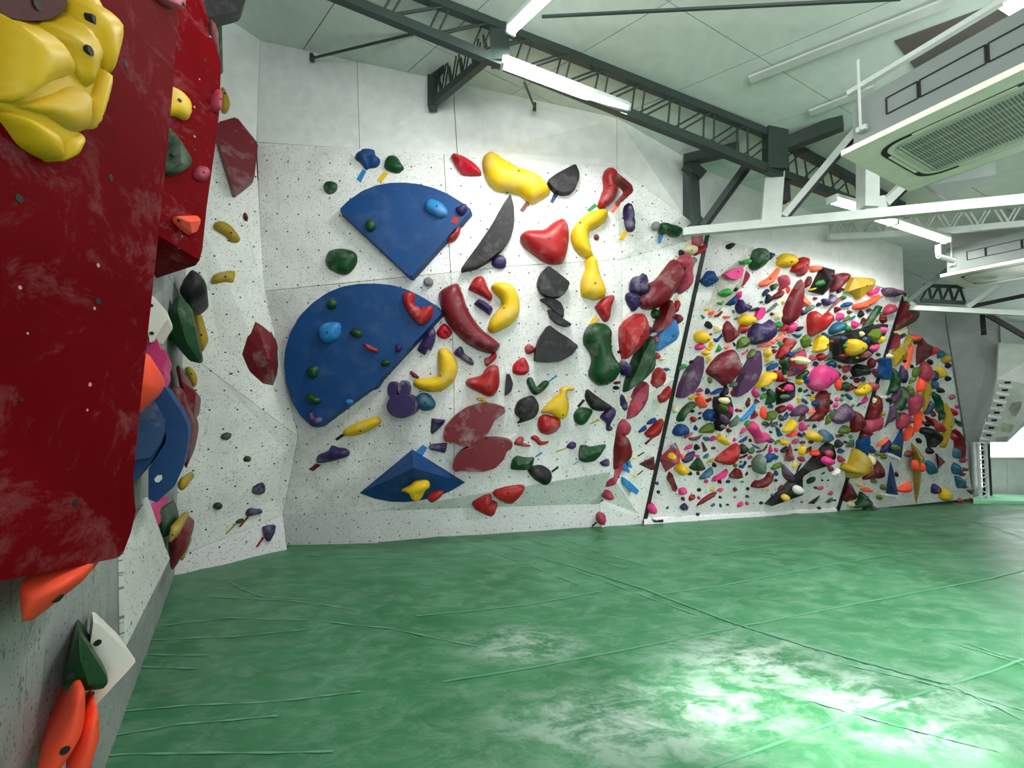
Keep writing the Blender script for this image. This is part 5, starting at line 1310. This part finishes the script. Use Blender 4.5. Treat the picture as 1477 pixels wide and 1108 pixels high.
T M y d .10 | 750,930 770,870 800,860 833,920 810,965 770,965 | yellow egg at the foot of the far wall
T M u d .08 | 680,900 690,835 715,825 745,860 720,910 | purple egg at the foot of the far wall
T M e! p .26 | 510,470 560,520 600,575 625,600 600,700 580,860 550,995 530,860 520,650 ^590,620 | tall mustard flame volume on the far wall
T MV o d .12 | e:553,668,28,48 | orange disc on the mustard flame volume
T M d s .10 | 920,370 960,420 980,500 975,600 950,600 945,480 | long dark red plank on the far edge
T M r d .07 | 850,440 855,390 890,350 910,400 880,445
T M q d .05 | 925,640 930,605 975,590 970,640
T M r d .05 | 920,750 920,715 960,710 950,760
T M d s .06 | 930,705 1000,695 995,715 950,720
T M r d .04 | 950,865 960,825 985,840 970,865
T M k p .08 | 985,880 1055,875 1030,920
T M r d .05 | e:925,970,22,22
T M r d .04 | e:1025,960,14,14
T M k d .05 | 545,440 575,430 585,470 560,475
T M i d .06 | 445,580 460,545 500,540 500,580 470,595
T M k d .03 | e:375,743,12,22
T M o d .07 | 390,860 470,815 485,805 492,885 430,900 390,885 | orange wedge beside the tall blue spike
T M o d .05 | 62,870 110,855 155,870 155,895 90,890
T M b! p .14 | 290,910 330,640 350,700 395,935 ^340,840 | tall blue spike volume on the far wall
T M w s .05 | 285,915 395,925 395,938 285,930
T M b! p .16 | 300,560 390,400 430,330 440,450 420,610 360,590 ^400,520 | upper blue shield volume on the far wall
T M w s .05 | 285,570 330,560 420,605 410,620
T MV v d .06 | e:370,512,28,26
T M b s .08 | 75,470 150,410 155,480 125,620 80,600
u M e d .20 | 370,590 420,430 490,260 590,290 680,400 750,560 740,650 640,760 540,820 340,880 340,780 | yellow nose-shaped hold on the second strip
+u M e d .22 | 215,650 290,570 400,600 500,680 480,760 360,760 240,720
u M c d .05 | 560,200 620,110 670,200 620,270
u M k d .05 | e:570,180,50,40
u M n d .06 | 780,340 790,240 840,190 900,290 870,350
u M v d .05 | e:965,360,50,60
u M v d .05 | e:1100,430,60,55
u M c d .08 | 750,590 770,400 830,390 890,480 860,570 790,620
u M d r .08 | 635,920 700,800 840,650 910,460 1000,540 1090,680 1110,820 1040,880 880,890 | dark red shark fin low on the far wall
u M v d .05 | e:885,940,58,55
u M c d .07 | 500,950 560,900 640,980 600,1060 520,1050
u M f d .05 | 955,180 1000,110 1100,60 1200,-10 1150,70 1080,160 1000,200
u M u d .07 | 1030,350 1080,200 1180,50 1220,80 1210,200 1120,310
t M d d .10 | 740,650 800,480 810,340 900,300 900,150 980,170 1010,280 1020,400 980,540 860,620 | dark red tall wedge right of the second strip
t M q d .12 | 650,870 720,700 900,600 1010,560 1020,740 980,880 850,930 720,960 | rose slab right of the second strip
t M d d .07 | 590,1090 640,960 750,930 850,930 780,1020 650,1090
t M c d .05 | 850,320 860,180 930,240 900,290
t M w s .05 | 980,185 1170,170 1180,215 1010,205
t M z d .08 | 1125,830 1180,700 1240,480 1260,370 1310,420 1310,560 1240,700 1150,820
t M e d .05 | e:1060,540,70,55
S M d p .16 | 550,970 590,830 610,760 660,820 720,930 700,960 600,995 ^640,900 | dark red pyramid at the foot of the second strip
S M g d .12 | 640,1050 720,980 750,880 800,930 845,990 780,1030
S M g d .10 | 775,1085 800,1035 850,1015 900,1040 940,1080
S M c d .05 | e:640,1010,40,35
S M v d .05 | e:985,835,28,30
S M v d .05 | e:945,940,28,25
# ---- on the red volumes
A R1 y d .05 | -60,60 0,88 130,116 280,112 350,75 385,20 400,-60 470,-60 520,40 560,110 570,190 550,285 510,410 440,650 385,690 380,740 345,820 300,848 245,855 140,790 60,690 0,600 -60,540 | huge yellow muscle-shaped hold in the upper left corner
+A R1 y d .075 | -60,70 0,90 130,118 210,190 280,330 285,400 150,450 0,540 -60,500
+A R1 y d .078 | 200,130 280,114 350,90 390,180 430,290 390,400 370,470 290,400 250,280 *345,242
+A R1 y d .070 | 370,60 400,-10 500,20 555,100 568,190 550,285 508,400 450,320 400,200 *485,100
+A R1 y d .072 | 0,545 150,440 270,405 370,470 385,560 370,690 260,700 130,620
+A R1 y d .050 | 0,600 60,590 230,690 263,850 140,790 60,690
+A R1 y d .050 | 250,700 370,690 380,740 345,820 300,848 247,853 *330,707
+A R1 y d .060 | 385,480 440,330 505,415 440,648 387,686
A R2 y d .06 | 870,470 905,460 960,490 1010,550 1015,610 990,640 940,620 870,600 *957,535 | yellow rounded hold on the smaller red volume
A R2 g r .08 | 860,670 900,690 960,770 1015,860 1000,900 930,935 860,930 *922,822 | green triangle hold on the smaller red volume
B R2 o r .07 | 920,45 1040,42 1060,70 1040,130 1005,145 930,80 *958,65 *1030,78 | orange faceted hold on the smaller red volume
A R2 q d .03 | e:1075,925,42,42,0
A R2 q d .05 | 1130,530 1150,480 1172,485 1170,590 1140,590
A R1 q d .04 | 830,-30 940,-30 945,20 920,48 870,20
A R1 j s .02 | -60,-60 360,-60 358,20 330,70 250,108 140,112 0,84 -60,60
"""
# ------------------------------------------------------------------ climbing holds
PAL = {  # code: (colour word, rgb, roughness, chalk)
 'r': ('red', (154, 26, 28), .36, .35), 'm': ('maroon', (108, 20, 32), .38, .4), 'd': ('dark red', (100, 12, 19), .4, .25), 'x': ('crimson', (172, 8, 34), .3, .2),
 'o': ('orange', (255, 84, 52), .5, .2), 'f': ('salmon', (250, 112, 80), .5, .2), 'y': ('yellow', (218, 178, 24), .4, .3), 'e': ('mustard', (170, 142, 32), .45, .3),
 'c': ('cream', (228, 216, 170), .5, .1), 'g': ('dark green', (10, 62, 26), .36, .3), 'l': ('light green', (48, 138, 58), .4, .3), 'v': ('olive green', (84, 106, 30), .5, .4),
 'b': ('blue', (8, 62, 116), .5, .06), 's': ('sky blue', (34, 122, 186), .35, .3), 'n': ('navy blue', (26, 52, 92), .4, .3), 't': ('teal', (26, 86, 112), .4, .3),
 'u': ('purple', (48, 34, 80), .4, .5), 'z': ('plum', (80, 50, 82), .45, .4), 'p': ('pink', (208, 54, 122), .45, .25), 'q': ('rose', (160, 54, 76), .45, .4),
 'k': ('black', (19, 20, 22), .5, .16), 'w': ('white', (232, 230, 222), .5, .1), 'a': ('grey', (120, 120, 120), .5, .3), 'h': ('dark grey green', (84, 112, 94), .45, .4), 'j': ('dark red', (66, 8, 15), .6, .06), 'i': ('brown', (110, 60, 50), .5, .3)}
MAT = {}
def hmat(c):
    if c not in MAT: MAT[c] = hold_mat('resin_' + PAL[c][0].replace(' ', '_'), PAL[c][1], PAL[c][2], PAL[c][3])
    return MAT[c]
WIN = {}
for tok in ('A 0 0 3.6925;B 0 300 3.6925;C 0 560 3.6925;D 0 808 3.6925;E 380 180 4.9233;F 640 180 3.9919;G 380 390 4.9233;H 380 570 4.6156;I 600 380 5.6808;J 600 540 5.275;'
            'K 820 330 6.1542;L 820 480 6.1542;N 820 600 6.1542;O 240 0 7.385;P 0 0 1;S 1140 590 7.385;T 1230 560 5.98;U 1270 420 7.135;X 930 600 5.908;Y 1140 470 8.2056;Z 980 340 7.385;Q 980 470 7.385;R 1140 350 8.2056;'
            'a 1000 340 14.77;b 1090 360 14.77;c 1180 370 14.77;d 980 410 14.77;e 1070 430 14.77;f 1160 430 14.77;g 1220 430 14.77;h 975 480 14.77;i 1070 490 14.77;j 1150 490 14.77;'
            'k 970 550 14.77;l 1060 550 14.77;m 1150 550 14.77;n 950 620 14.77;o 1040 615 14.77;p 1130 610 14.77;q 930 680 14.77;r 1020 675 14.77;s 1110 670 14.77;t 1200 560 14.77;u 1200 630 14.77;v 1270 470 14.77;w 1280 535 12.308;x 1290 620 9.638').split(';'):
    a_ = tok.split(); WIN[a_[0]] = tuple(float(z) for z in a_[1:])

def parse(line):
    head, pts, *lab = [t.strip() for t in line.split('|')]
    plus = head[0] == '+'
    win, pl, col, prof, h = head.lstrip('+').split()
    x0, y0, s = WIN[win]; bolts = []; out = []
    if pts.startswith('e:'):
        a_ = [float(z) for z in pts[2:].split(',')]; rot = math.radians(a_[4]) if len(a_) > 4 else 0
        n = 14 if a_[2] / s > 5 else 9
        for k in range(n):
            t = 2 * math.pi * k / n; ex, ey = a_[2] * math.cos(t), a_[3] * math.sin(t)
            out.append((x0 + (a_[0] + ex * math.cos(rot) - ey * math.sin(rot)) / s, y0 + (a_[1] + ex * math.sin(rot) + ey * math.cos(rot)) / s))
    else:
        for t in pts.split():
            b = t[0] in '*^'
            x, y = t.lstrip('*^').split(','); q = (x0 + float(x) / s, y0 + float(y) / s)
            (bolts if b else out).append(q)
    vol = col.endswith('!'); col = col.rstrip('!')
    return dict(plus=plus, plane=pl, col=col, prof=prof, h=h, pts=out, bolts=bolts, vol=vol, label=lab[0] if lab and lab[0] else None)

def area2(p): return abs(sum(p[i][0] * p[(i + 1) % len(p)][1] - p[(i + 1) % len(p)][0] * p[i][1] for i in range(len(p)))) / 2
def cen(p):
    A = sum(p[i][0] * p[(i + 1) % len(p)][1] - p[(i + 1) % len(p)][0] * p[i][1] for i in range(len(p))) or 1e-9
    return tuple(sum((p[i][k] + p[(i + 1) % len(p)][k]) * (p[i][0] * p[(i + 1) % len(p)][1] - p[(i + 1) % len(p)][0] * p[i][1]) for i in range(len(p))) / (3 * A) for k in (0, 1))
def smooth_loop(p, per):
    out = []; n = len(p)
    for i in range(n):
        a, b, c, d = p[i - 1], p[i], p[(i + 1) % n], p[(i + 2) % n]
        for k in range(per):
            t = k / per
            out.append(tuple(.5 * (2 * b[j] + (c[j] - a[j]) * t + (2 * a[j] - 5 * b[j] + 4 * c[j] - d[j]) * t * t + (3 * b[j] - a[j] - 3 * c[j] + d[j]) * t ** 3) for j in (0, 1)))
    return out
def soft_corners(p, f=.16):
    out = []; n = len(p)
    for i in range(n):
        a, b, c = p[i - 1], p[i], p[(i + 1) % n]
        for q in (a, c):
            L = math.hypot(q[0] - b[0], q[1] - b[1]) or 1; k = min(f, .022 / L)
            out.append(tuple(b[j] + (q[j] - b[j]) * k for j in (0, 1)))
    return out
def segd(p, a, b):
    vx, vy = b[0] - a[0], b[1] - a[1]; L = vx * vx + vy * vy
    t = max(0, min(1, ((p[0] - a[0]) * vx + (p[1] - a[1]) * vy) / L)) if L else 0
    return math.hypot(p[0] - a[0] - vx * t, p[1] - a[1] - vy * t)
def inside(p, L):
    r = False
    for i in range(len(L)):
        a, b = L[i - 1], L[i]
        if (a[1] > p[1]) != (b[1] > p[1]) and p[0] < (b[0] - a[0]) * (p[1] - a[1]) / (b[1] - a[1]) + a[0]: r = not r
    return r
def get_plane(k, pts):
    if k[0] == '@':
        c = cen(pts); f = k[1:].split('/')
        n = {'': (.55, -.8, .05), 'L': tuple(LW.n), 'p': (.72, -.62, .1), 'd': (.5, -.75, -.45), 'u': (.45, -.75, .4)}[f[1] if len(f) > 1 else '']
        return Plane(n, at(c[0], c[1], float(f[0])))
    return PLANES[k]
def build_hold(r):
    """returns (verts, faces, smooth, bolt points) in world space"""
    pl = get_plane(r['plane'], r['pts']); A = area2(r['pts'])
    q0 = [pl.uv(pl.hit(*p)) for p in r['pts']]; Am = area2(q0)
    h = .30 * math.sqrt(Am) if r['h'] == '-' else float(r['h'])
    prof = r['prof']
    back = (.5 if float(r['plane'][1:].split('/')[0]) > 2.3 else .25) if r['plane'][0] == '@' else .16 if r['plane'] == 'C' else .012
    lift = {'d': .18 * h, 'o': .18 * h, 's': h, 't': h, 'p': .01, 'r': .12 * h}[prof]
    loop = [tuple(pl.uv(pl.hit(p[0], p[1], lift))) for p in r['pts']]
    if prof == 'p':
        n = len(loop); base = [pl.pt(p, lift) for p in loop]
        ax = r['bolts'][0] if r['bolts'] else cen(r['pts']); apex = pl.hit(ax[0], ax[1], h)
        vs = base + [pl.pt(p, -back) for p in loop] + [apex]
        fs = [(i, (i + 1) % n, 2 * n) for i in range(n)] + [(n + i, n + (i + 1) % n, (i + 1) % n, i) for i in range(n)]
        return pl, vs, fs, False, []
    if prof == 'r':
        c = V(cen(loop)); sxx = sum((q[0] - c.x) ** 2 for q in loop); syy = sum((q[1] - c.y) ** 2 for q in loop); sxy = sum((q[0] - c.x) * (q[1] - c.y) for q in loop)
        an = .5 * math.atan2(2 * sxy, sxx - syy); ax_ = V((math.cos(an), math.sin(an)))
        pr_ = [(V(q) - c).dot(ax_) for q in loop]; r0, r1 = c + ax_ * min(pr_) * .42, c + ax_ * max(pr_) * .42
        if inside(tuple(r0), loop) and inside(tuple(r1), loop):
            lp = soft_corners(loop, .14); n = len(lp)
            sg = sum(lp[i - 1][0] * lp[i][1] - lp[i][0] * lp[i - 1][1] for i in range(n))
            if sg < 0: lp = lp[::-1]
            shoulder = [((q[0] - c.x) * .93 + c.x, (q[1] - c.y) * .93 + c.y) for q in lp]
            vs = [pl.pt(q, lift + .35 * h) for q in shoulder] + [pl.pt(q, lift) for q in lp] + [pl.pt((c.x + (q[0] - c.x) * (.72 if r['plane'][0] == '@' else 1), c.y + (q[1] - c.y) * (.72 if r['plane'][0] == '@' else 1)), -back) for q in lp] + [pl.pt(r0, h), pl.pt(r1, h * .92)]
            side = [3 * n + (1 if (V(q) - c).dot(ax_) > 0 else 0) for q in lp]; fs = []
            for i in range(n):
                j = (i + 1) % n; fs.append((i, j, side[i]))
                if side[i] != side[j]: fs.append((j, side[j], side[i]))
                fs += [(n + i, n + j, j, i), (2 * n + i, 2 * n + j, n + j, n + i)]
            bl_ = [pl.hit(b[0], b[1], h * .8) for b in r['bolts']] if r['bolts'] else ([pl.pt((r0 + r1) / 2, h * .97)] if A > 260 else [])
            return pl, vs, fs, False, bl_
        prof = 'd'
    big = A > 900
    if prof in 'do': loop = smooth_loop(loop, 4 if big else (3 if A > 120 else 2))
    elif prof in 'sr' and A > 60: loop = soft_corners(loop, .14)
    # sample inside
    xs_ = [p[0] for p in loop]; ys_ = [p[1] for p in loop]; w_, hh = max(xs_) - min(xs_), max(ys_) - min(ys_)
    inner = []
    def dist(p): return min(segd(p, loop[i - 1], loop[i]) for i in range(len(loop)))
    if prof == 't': inner = []
    else:
        target = 130 if A > 3000 else (70 if A > 900 else (34 if A > 250 else (16 if A > 60 else 8)))
        st = math.sqrt(area2(loop) / target)
        j = 0; y = min(ys_) + st * .4
        while y < max(ys_):
            x = min(xs_) + st * (.3 if j % 2 else .8)
            while x < max(xs_):
                if inside((x, y), loop):
                    d = dist((x, y))
                    if d > st * .3: inner.append((x, y, d))
                x += st
            y += st * .87; j += 1
        if not inner:
            c = cen(loop); inner = [(c[0], c[1], max(1e-4, dist(c)))]
    dm = max((p[2] for p in inner), default=1)
    allp = [V(p) for p in loop] + [V(p[:2]) for p in inner]; nl = len(loop)
    if prof in 'so' or prof == 't': pass
    try:
        vo, eo, fo, ov, oe, of = delaunay_2d_cdt(allp, [(i, (i + 1) % nl) for i in range(nl)], [], 1, 1e-6)
    except Exception:
        vo, fo, ov = allp, [tuple(range(nl))], [[i] for i in range(len(allp))]
    bp = [pl.uv(pl.hit(b[0], b[1], h)) for b in r['bolts']]
    R = math.sqrt(Am) * .22
    def H(d, p):
        t = min(1, d / dm)
        if prof in 'do':
            z = (h - lift) * math.sqrt(max(0, 1 - (1 - t) ** 2))
            if prof == 'o':
                c = bp[0] if bp else V(cen(loop)); k = math.hypot(p[0] - c[0], p[1] - c[1]) / R
                z -= h * .62 * math.exp(-k ** 2 * 1.6)
            return z
        if prof == 'r': return (h - lift) * t
        return 0.0
    vs = []
    for i, p in enumerate(vo):
        src = min(ov[i]) if ov[i] else -1
        if 0 <= src < nl: d = 0
        elif src >= nl: d = inner[src - nl][2]
        else: d = 0
        vs.append(pl.pt(p, lift + H(d, p)))
    fs = [tuple(f) for f in fo]
    if fs:
        f = fs[0]; nn = (vs[f[1]] - vs[f[0]]).cross(vs[f[2]] - vs[f[0]])
        if nn.dot(pl.n) < 0: fs = [t[::-1] for t in fs]
    # side walls down to (just inside) the surface it is bolted to
    b0 = len(vs); k_ = .72 if r['plane'][0] == '@' else 1.0 if prof in 't' else (1.03 if prof == 's' else .97); c = cen(loop)
    rim = []
    for p in loop: rim.append(pl.pt((c[0] + (p[0] - c[0]) * k_, c[1] + (p[1] - c[1]) * k_), -back))
    fr = [pl.pt(p, lift) for p in loop]
    vs += fr + rim
    sg = sum(loop[i - 1][0] * loop[i][1] - loop[i][0] * loop[i - 1][1] for i in range(nl))
    for i in range(nl):
        j = (i + 1) % nl; f = (b0 + i, b0 + nl + i, b0 + nl + j, b0 + j); fs.append(f if sg > 0 else f[::-1])
    bolts = []
    if r['bolts'] and prof != 'o' or A > 260 and prof != 't':
        for b in (r['bolts'] or [None]):
            if b is None:
                ip = max(inner, key=lambda p: p[2]) if inner else (*cen(loop), dm)
            else:
                hb = h
                for _ in range(6):
                    u_ = pl.uv(pl.hit(b[0], b[1], hb)); ip = (u_[0], u_[1], dist(u_) if inside(u_, loop) else 0); hb = .5 * hb + .5 * (lift + H(ip[2], ip))
            bolts.append(pl.pt(ip[:2], lift + H(ip[2], ip)))
    return pl, vs, fs, prof in 'do', bolts
def weld(me):
    bm = bmesh.new(); bm.from_mesh(me); bmesh.ops.remove_doubles(bm, verts=bm.verts, dist=1e-5); bm.to_mesh(me); bm.free()

# ------------------------------------------------------------------ big volumes beside the camera
m, nt, bs = newmat('red_painted_plywood')
tc = nt.nodes.new('ShaderNodeTexCoord'); O = tc.outputs['Object']
n1 = N(nt, 'ShaderNodeTexNoise', Scale=3.0, Detail=5.0); nt.links.new(O, n1.inputs['Vector'])
col = mix(nt, ramp(nt, n1.outputs['Fac'], [(.3, 0.0), (.7, 1.0)]), lin((96, 2, 9)), lin((110, 6, 14)))
n2 = N(nt, 'ShaderNodeTexNoise', Scale=5.0, Detail=10.0, Roughness=.75, Distortion=.6); nt.links.new(O, n2.inputs['Vector'])
col = mix(nt, ramp(nt, n2.outputs['Fac'], [(.52, 0.0), (.80, .40)]), col, lin((176, 132, 138)))
vo = N(nt, 'ShaderNodeTexVoronoi', Scale=17.0); nt.links.new(O, vo.inputs['Vector'])
sep = nt.nodes.new('ShaderNodeSeparateColor'); nt.links.new(vo.outputs['Color'], sep.inputs[0])
chip = math_(nt, 'MULTIPLY', math_(nt, 'LESS_THAN', vo.outputs['Distance'], .09), math_(nt, 'GREATER_THAN', sep.outputs[0], .72))
col = mix(nt, math_(nt, 'MULTIPLY', chip, .8), col, lin((196, 168, 165)))
nt.links.new(col, bs.inputs['Base Color']); bs.inputs['Roughness'].default_value = .6; bs.inputs['Specular IOR Level'].default_value = .03
M_red = m
R1 = plane3(at(258, 0, 1.22), at(180, 805, 1.12), at(0, 420, .74))
PLANES['R1'] = R1
pts = [(-90, -60), (262, -60), (258, 0), (250, 120), (243, 200), (222, 400), (205, 560), (192, 690), (194, 718), (196, 738), (189, 768), (179, 795), (173, 803), (165, 806), (0, 838), (-90, 855)]
rv = empty('red_volume', R1.hit(100, 700)); tag(rv, 'huge dark red plywood volume filling the left foreground', 'volume')
b = MB(); b.slab([R1.hit(*p) for p in pts], R1.n, .13); b.build('face_panel', M_red, rv)
for u, v in ((27, 286), (181, 92), (159.5, 256), (141, 434), (108.5, 725), (30, 577)):
    p = R1.hit(u, v); b = MB(); b.rod(p - R1.n * .02, p + R1.n * .0012, .0085 if u != 30 else .004, 14); b.build('bolt_hole', M_hole, rv)
R2 = plane3(at(240, 20, 2.0), at(316, 100, 2.25), at(226, 338, 1.95))
rv2 = empty('red_volume', R2.hit(270, 300)); tag(rv2, 'smaller dark red volume behind the huge red one, with orange hold', 'volume')
f2 = [(225, -60), (282, -60), (293, 0), (319, 92), (316, 165), (312, 200), (298, 300), (292, 360), (288, 375), (226, 338)]
b = MB(); b.slab([R2.hit(*p) for p in f2], R2.n, .16); b.build('face_panel', M_red, rv2)
e_ = [R2.hit(226, 338), R2.hit(288, 375), at(282, 383, 2.55), at(205, 408, 2.3)]
b = MB(); b.add(e_ + [p + V((-.1, .1, .08)) for p in e_], [(0, 1, 2, 3), (7, 6, 5, 4), (0, 4, 5, 1), (1, 5, 6, 2), (2, 6, 7, 3), (3, 7, 4, 0)]); b.build('under_panel', M_red, rv2)
PLANES['R2'] = R2
for u, v in ((258, 71), (296, 87), (289, 149), (281, 216)):
    p = R2.hit(u, v); b = MB(); b.rod(p - R2.n * .02, p + R2.n * .0012, .007, 10); b.build('bolt_hole', M_hole, rv2)
# pale prism volume low on the side wall
pv = empty('grey_volume', at(200, 800, 2.3)); tag(pv, 'white speckled prism volume low beside the mat at left', 'volume')
pa, pb_, pc, pd, pe = at(213, 716, 2.3), at(177, 778, 1.74), at(245, 806, 2.6), at(180, 936, 1.66), at(204, 905, 1.98)
for pts in ([pa, pb_, pc], [pb_, pd, pc], [pc, pd, pe]):
    nn = (pts[1] - pts[0]).cross(pts[2] - pts[0]).normalized()
    if nn.dot(CAM - pts[0]) < 0: nn = -nn
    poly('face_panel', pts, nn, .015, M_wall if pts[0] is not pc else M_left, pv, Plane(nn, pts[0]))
    c_ = sum(pts, V()) / 3; poly('core', [p + (c_ - p) * .01 - nn * .012 for p in pts], nn, .3, plain('grey_ply_edge', (168, 172, 170), .7), pv)
# big blue volume
bv = empty('blue_volume', at(225, 690, 1.95)); tag(bv, 'big blue curved volume beside the red volume at left', 'volume')
P2_ = Plane((.6, -.78, 0), at(225, 640, 1.92))
def bl(name, pts, off, mat, t):
    b = MB(); b.slab([P2_.hit(u, v, off) for u, v in pts], P2_.n, t); return b.build(name, mat, bv)
bl('right_face', [(232, 556), (239, 560), (260, 592), (271, 614), (271, 636), (264, 674), (252, 701), (226, 725), (214, 720), (214, 676), (239, 638), (240, 609), (222, 573)], 0, hmat('b'), .35)
bl('left_face', [(180, 595), (199, 590), (222, 573), (240, 609), (239.5, 620), (233, 640), (217, 668), (190, 700), (175, 705)], .02, hmat('b'), .35)
bl('worn_patch', [(182, 597), (200, 590), (221, 575), (238, 606), (238, 620), (231, 640), (216, 660), (194, 664), (180, 664)], .035, hold_mat('worn_blue', (54, 84, 130), .6, .5), .004)
bl('bolt_plate', [(222.5, 691), (227, 686), (233, 685.5), (234, 691), (229, 696), (224, 695.5)], .006, M_white, .006)
PLANES['BV'] = P2_
ROWS = [parse(l) for l in DATA.strip().splitlines() if l.strip() and not l.startswith('#')]
things = []
for r in ROWS:
    if r['plus']: things[-1]['extra'].append(r)
    else: r['extra'] = []; r['A'] = area2(r['pts']); r['c'] = cen(r['pts']); things.append(r)
# labels
def octant(dx, dy):
    a_ = math.degrees(math.atan2(-dy, dx)) % 360
    return ('right of', 'up and right of', 'directly above', 'up and left of', 'left of', 'down and left of', 'directly below', 'down and right of')[int((a_ + 22.5) // 45) % 8]
refs = [t for t in things if t['label'] and t['prof'] != 't']
used = set(t['label'] for t in things if t['label'])
def shape(t):
    p = t['pts']; cx_, cy_ = t['c']; sxx = sxy = syy = 0
    for x, y in p: sxx += (x - cx_) ** 2; syy += (y - cy_) ** 2; sxy += (x - cx_) * (y - cy_)
    k = math.sqrt(((sxx - syy) / 2) ** 2 + sxy ** 2); m_ = (sxx + syy) / 2; ar = math.sqrt((m_ + k) / max(1e-6, m_ - k))
    if t['prof'] == 'o': return 'pocketed'
    if ar > 2.6: return 'slender'
    if ar > 1.6: return 'elongated'
    return {'p': 'pointed', 'r': 'faceted', 's': 'flat'}.get(t['prof'], 'rounded')
for t in things:
    if t['label']: continue
    sz = '' if t['prof'] == 't' else ('tiny ' if t['A'] < 45 else 'small ' if t['A'] < 160 else 'medium ' if t['A'] < 600 else 'large ')
    kind = 'tape strip' if t['prof'] == 't' else shape(t) + ' hold'
    order = sorted(refs, key=lambda q: math.hypot(q['c'][0] - t['c'][0], q['c'][1] - t['c'][1]) - .35 * math.sqrt(q['A']))
    for q in order[:14]:
        l = '%s%s %s %s the %s' % (sz, PAL[t['col']][0], kind, octant(t['c'][0] - q['c'][0], t['c'][1] - q['c'][1]), q['label'])
        if l not in used and len(l.split()) <= 16: break
    used.add(l); t['label'] = l
WHERE = {'M': ' on the dense wall', 'MV': ' on the dense wall', 'W1': ' on the front wall', 'W2': ' on the corner facet', 'C': ' on the corner facet', 'W0': ' on the left facet'}
for t in things:
    if len(t['label'].split()) < 4: t['label'] += WHERE.get(t['plane'], ' beside the red volume')
# the 300 largest are things of their own, the tiniest remainder is one cluster
holds = sorted([t for t in things if t['prof'] != 't' and not t['vol']], key=lambda t: -t['A'])
rest = set(id(t) for t in holds[300:])
sv, sf, sm, smat = [], [], [], []
for t in things:
    pl, vs, fs, smo, bolts = build_hold(t)
    if id(t) in rest:
        b0 = len(sv); sv += vs; sf += [tuple(i + b0 for i in f) for f in fs]; smat += [t['col']] * len(fs); continue
    base = pl.pt(pl.uv(pl.hit(*t['c'])))
    kind, cat = ('tape_strip', 'tape') if t['prof'] == 't' else ('climbing_volume', 'volume') if t['vol'] else ('climbing_hold', 'climbing hold')
    mt = hmat(t['col']) if t['prof'] != 't' else plain('tape_' + PAL[t['col']][0].replace(' ', '_'), PAL[t['col']][1], .7)
    if t['col'] == 'w' and t['vol']: mt = M_ply
    me = mesh(vs, fs, base, smo, pl if mt is M_ply else None); weld(me)
    if not bolts and not t['extra']:
        o = link(kind, me, mt, loc=base)
    else:
        o = empty(kind, base); link('body', me, mt, o)
        for e in t['extra']:
            p2, v2, f2, s2, b2 = build_hold(e); m2 = mesh(v2, f2, base, s2); weld(m2); link('lobe', m2, hmat(e['col']), o)
            if e['bolts']: bolts = bolts + b2
        if any(e['bolts'] for e in t['extra']): bolts = [b for b in bolts if b not in build_hold(t)[4]]
        rr = max(.0045, min(.0095, math.sqrt(t['A']) * .00028 * (base - CAM).length / 3)) * (1 if t['prof'] != 's' or not t['vol'] else .6)
        for p in bolts:
            b = MB(); b.rod(p - pl.n * .012, p + pl.n * .003, rr, 8); b.build('bolt_hole', M_hole, o)
    tag(o, t['label'], cat)
    o['group'] = 'coloured tape strips on the walls' if cat == 'tape' else 'big bolted volumes' if cat == 'volume' else 'resin holds on the climbing walls'
if sv:
    me = mesh(sv, sf); cols = sorted(set(smat))
    for c in cols: me.materials.append(hmat(c))
    me.polygons.foreach_set('material_index', [cols.index(c) for c in smat]); me.update()
    o = link('small_climbing_holds', me, None); o['kind'] = 'stuff'
    tag(o, 'the tiniest pebble-sized holds of many colours sprinkled over the dense wall', 'climbing holds')
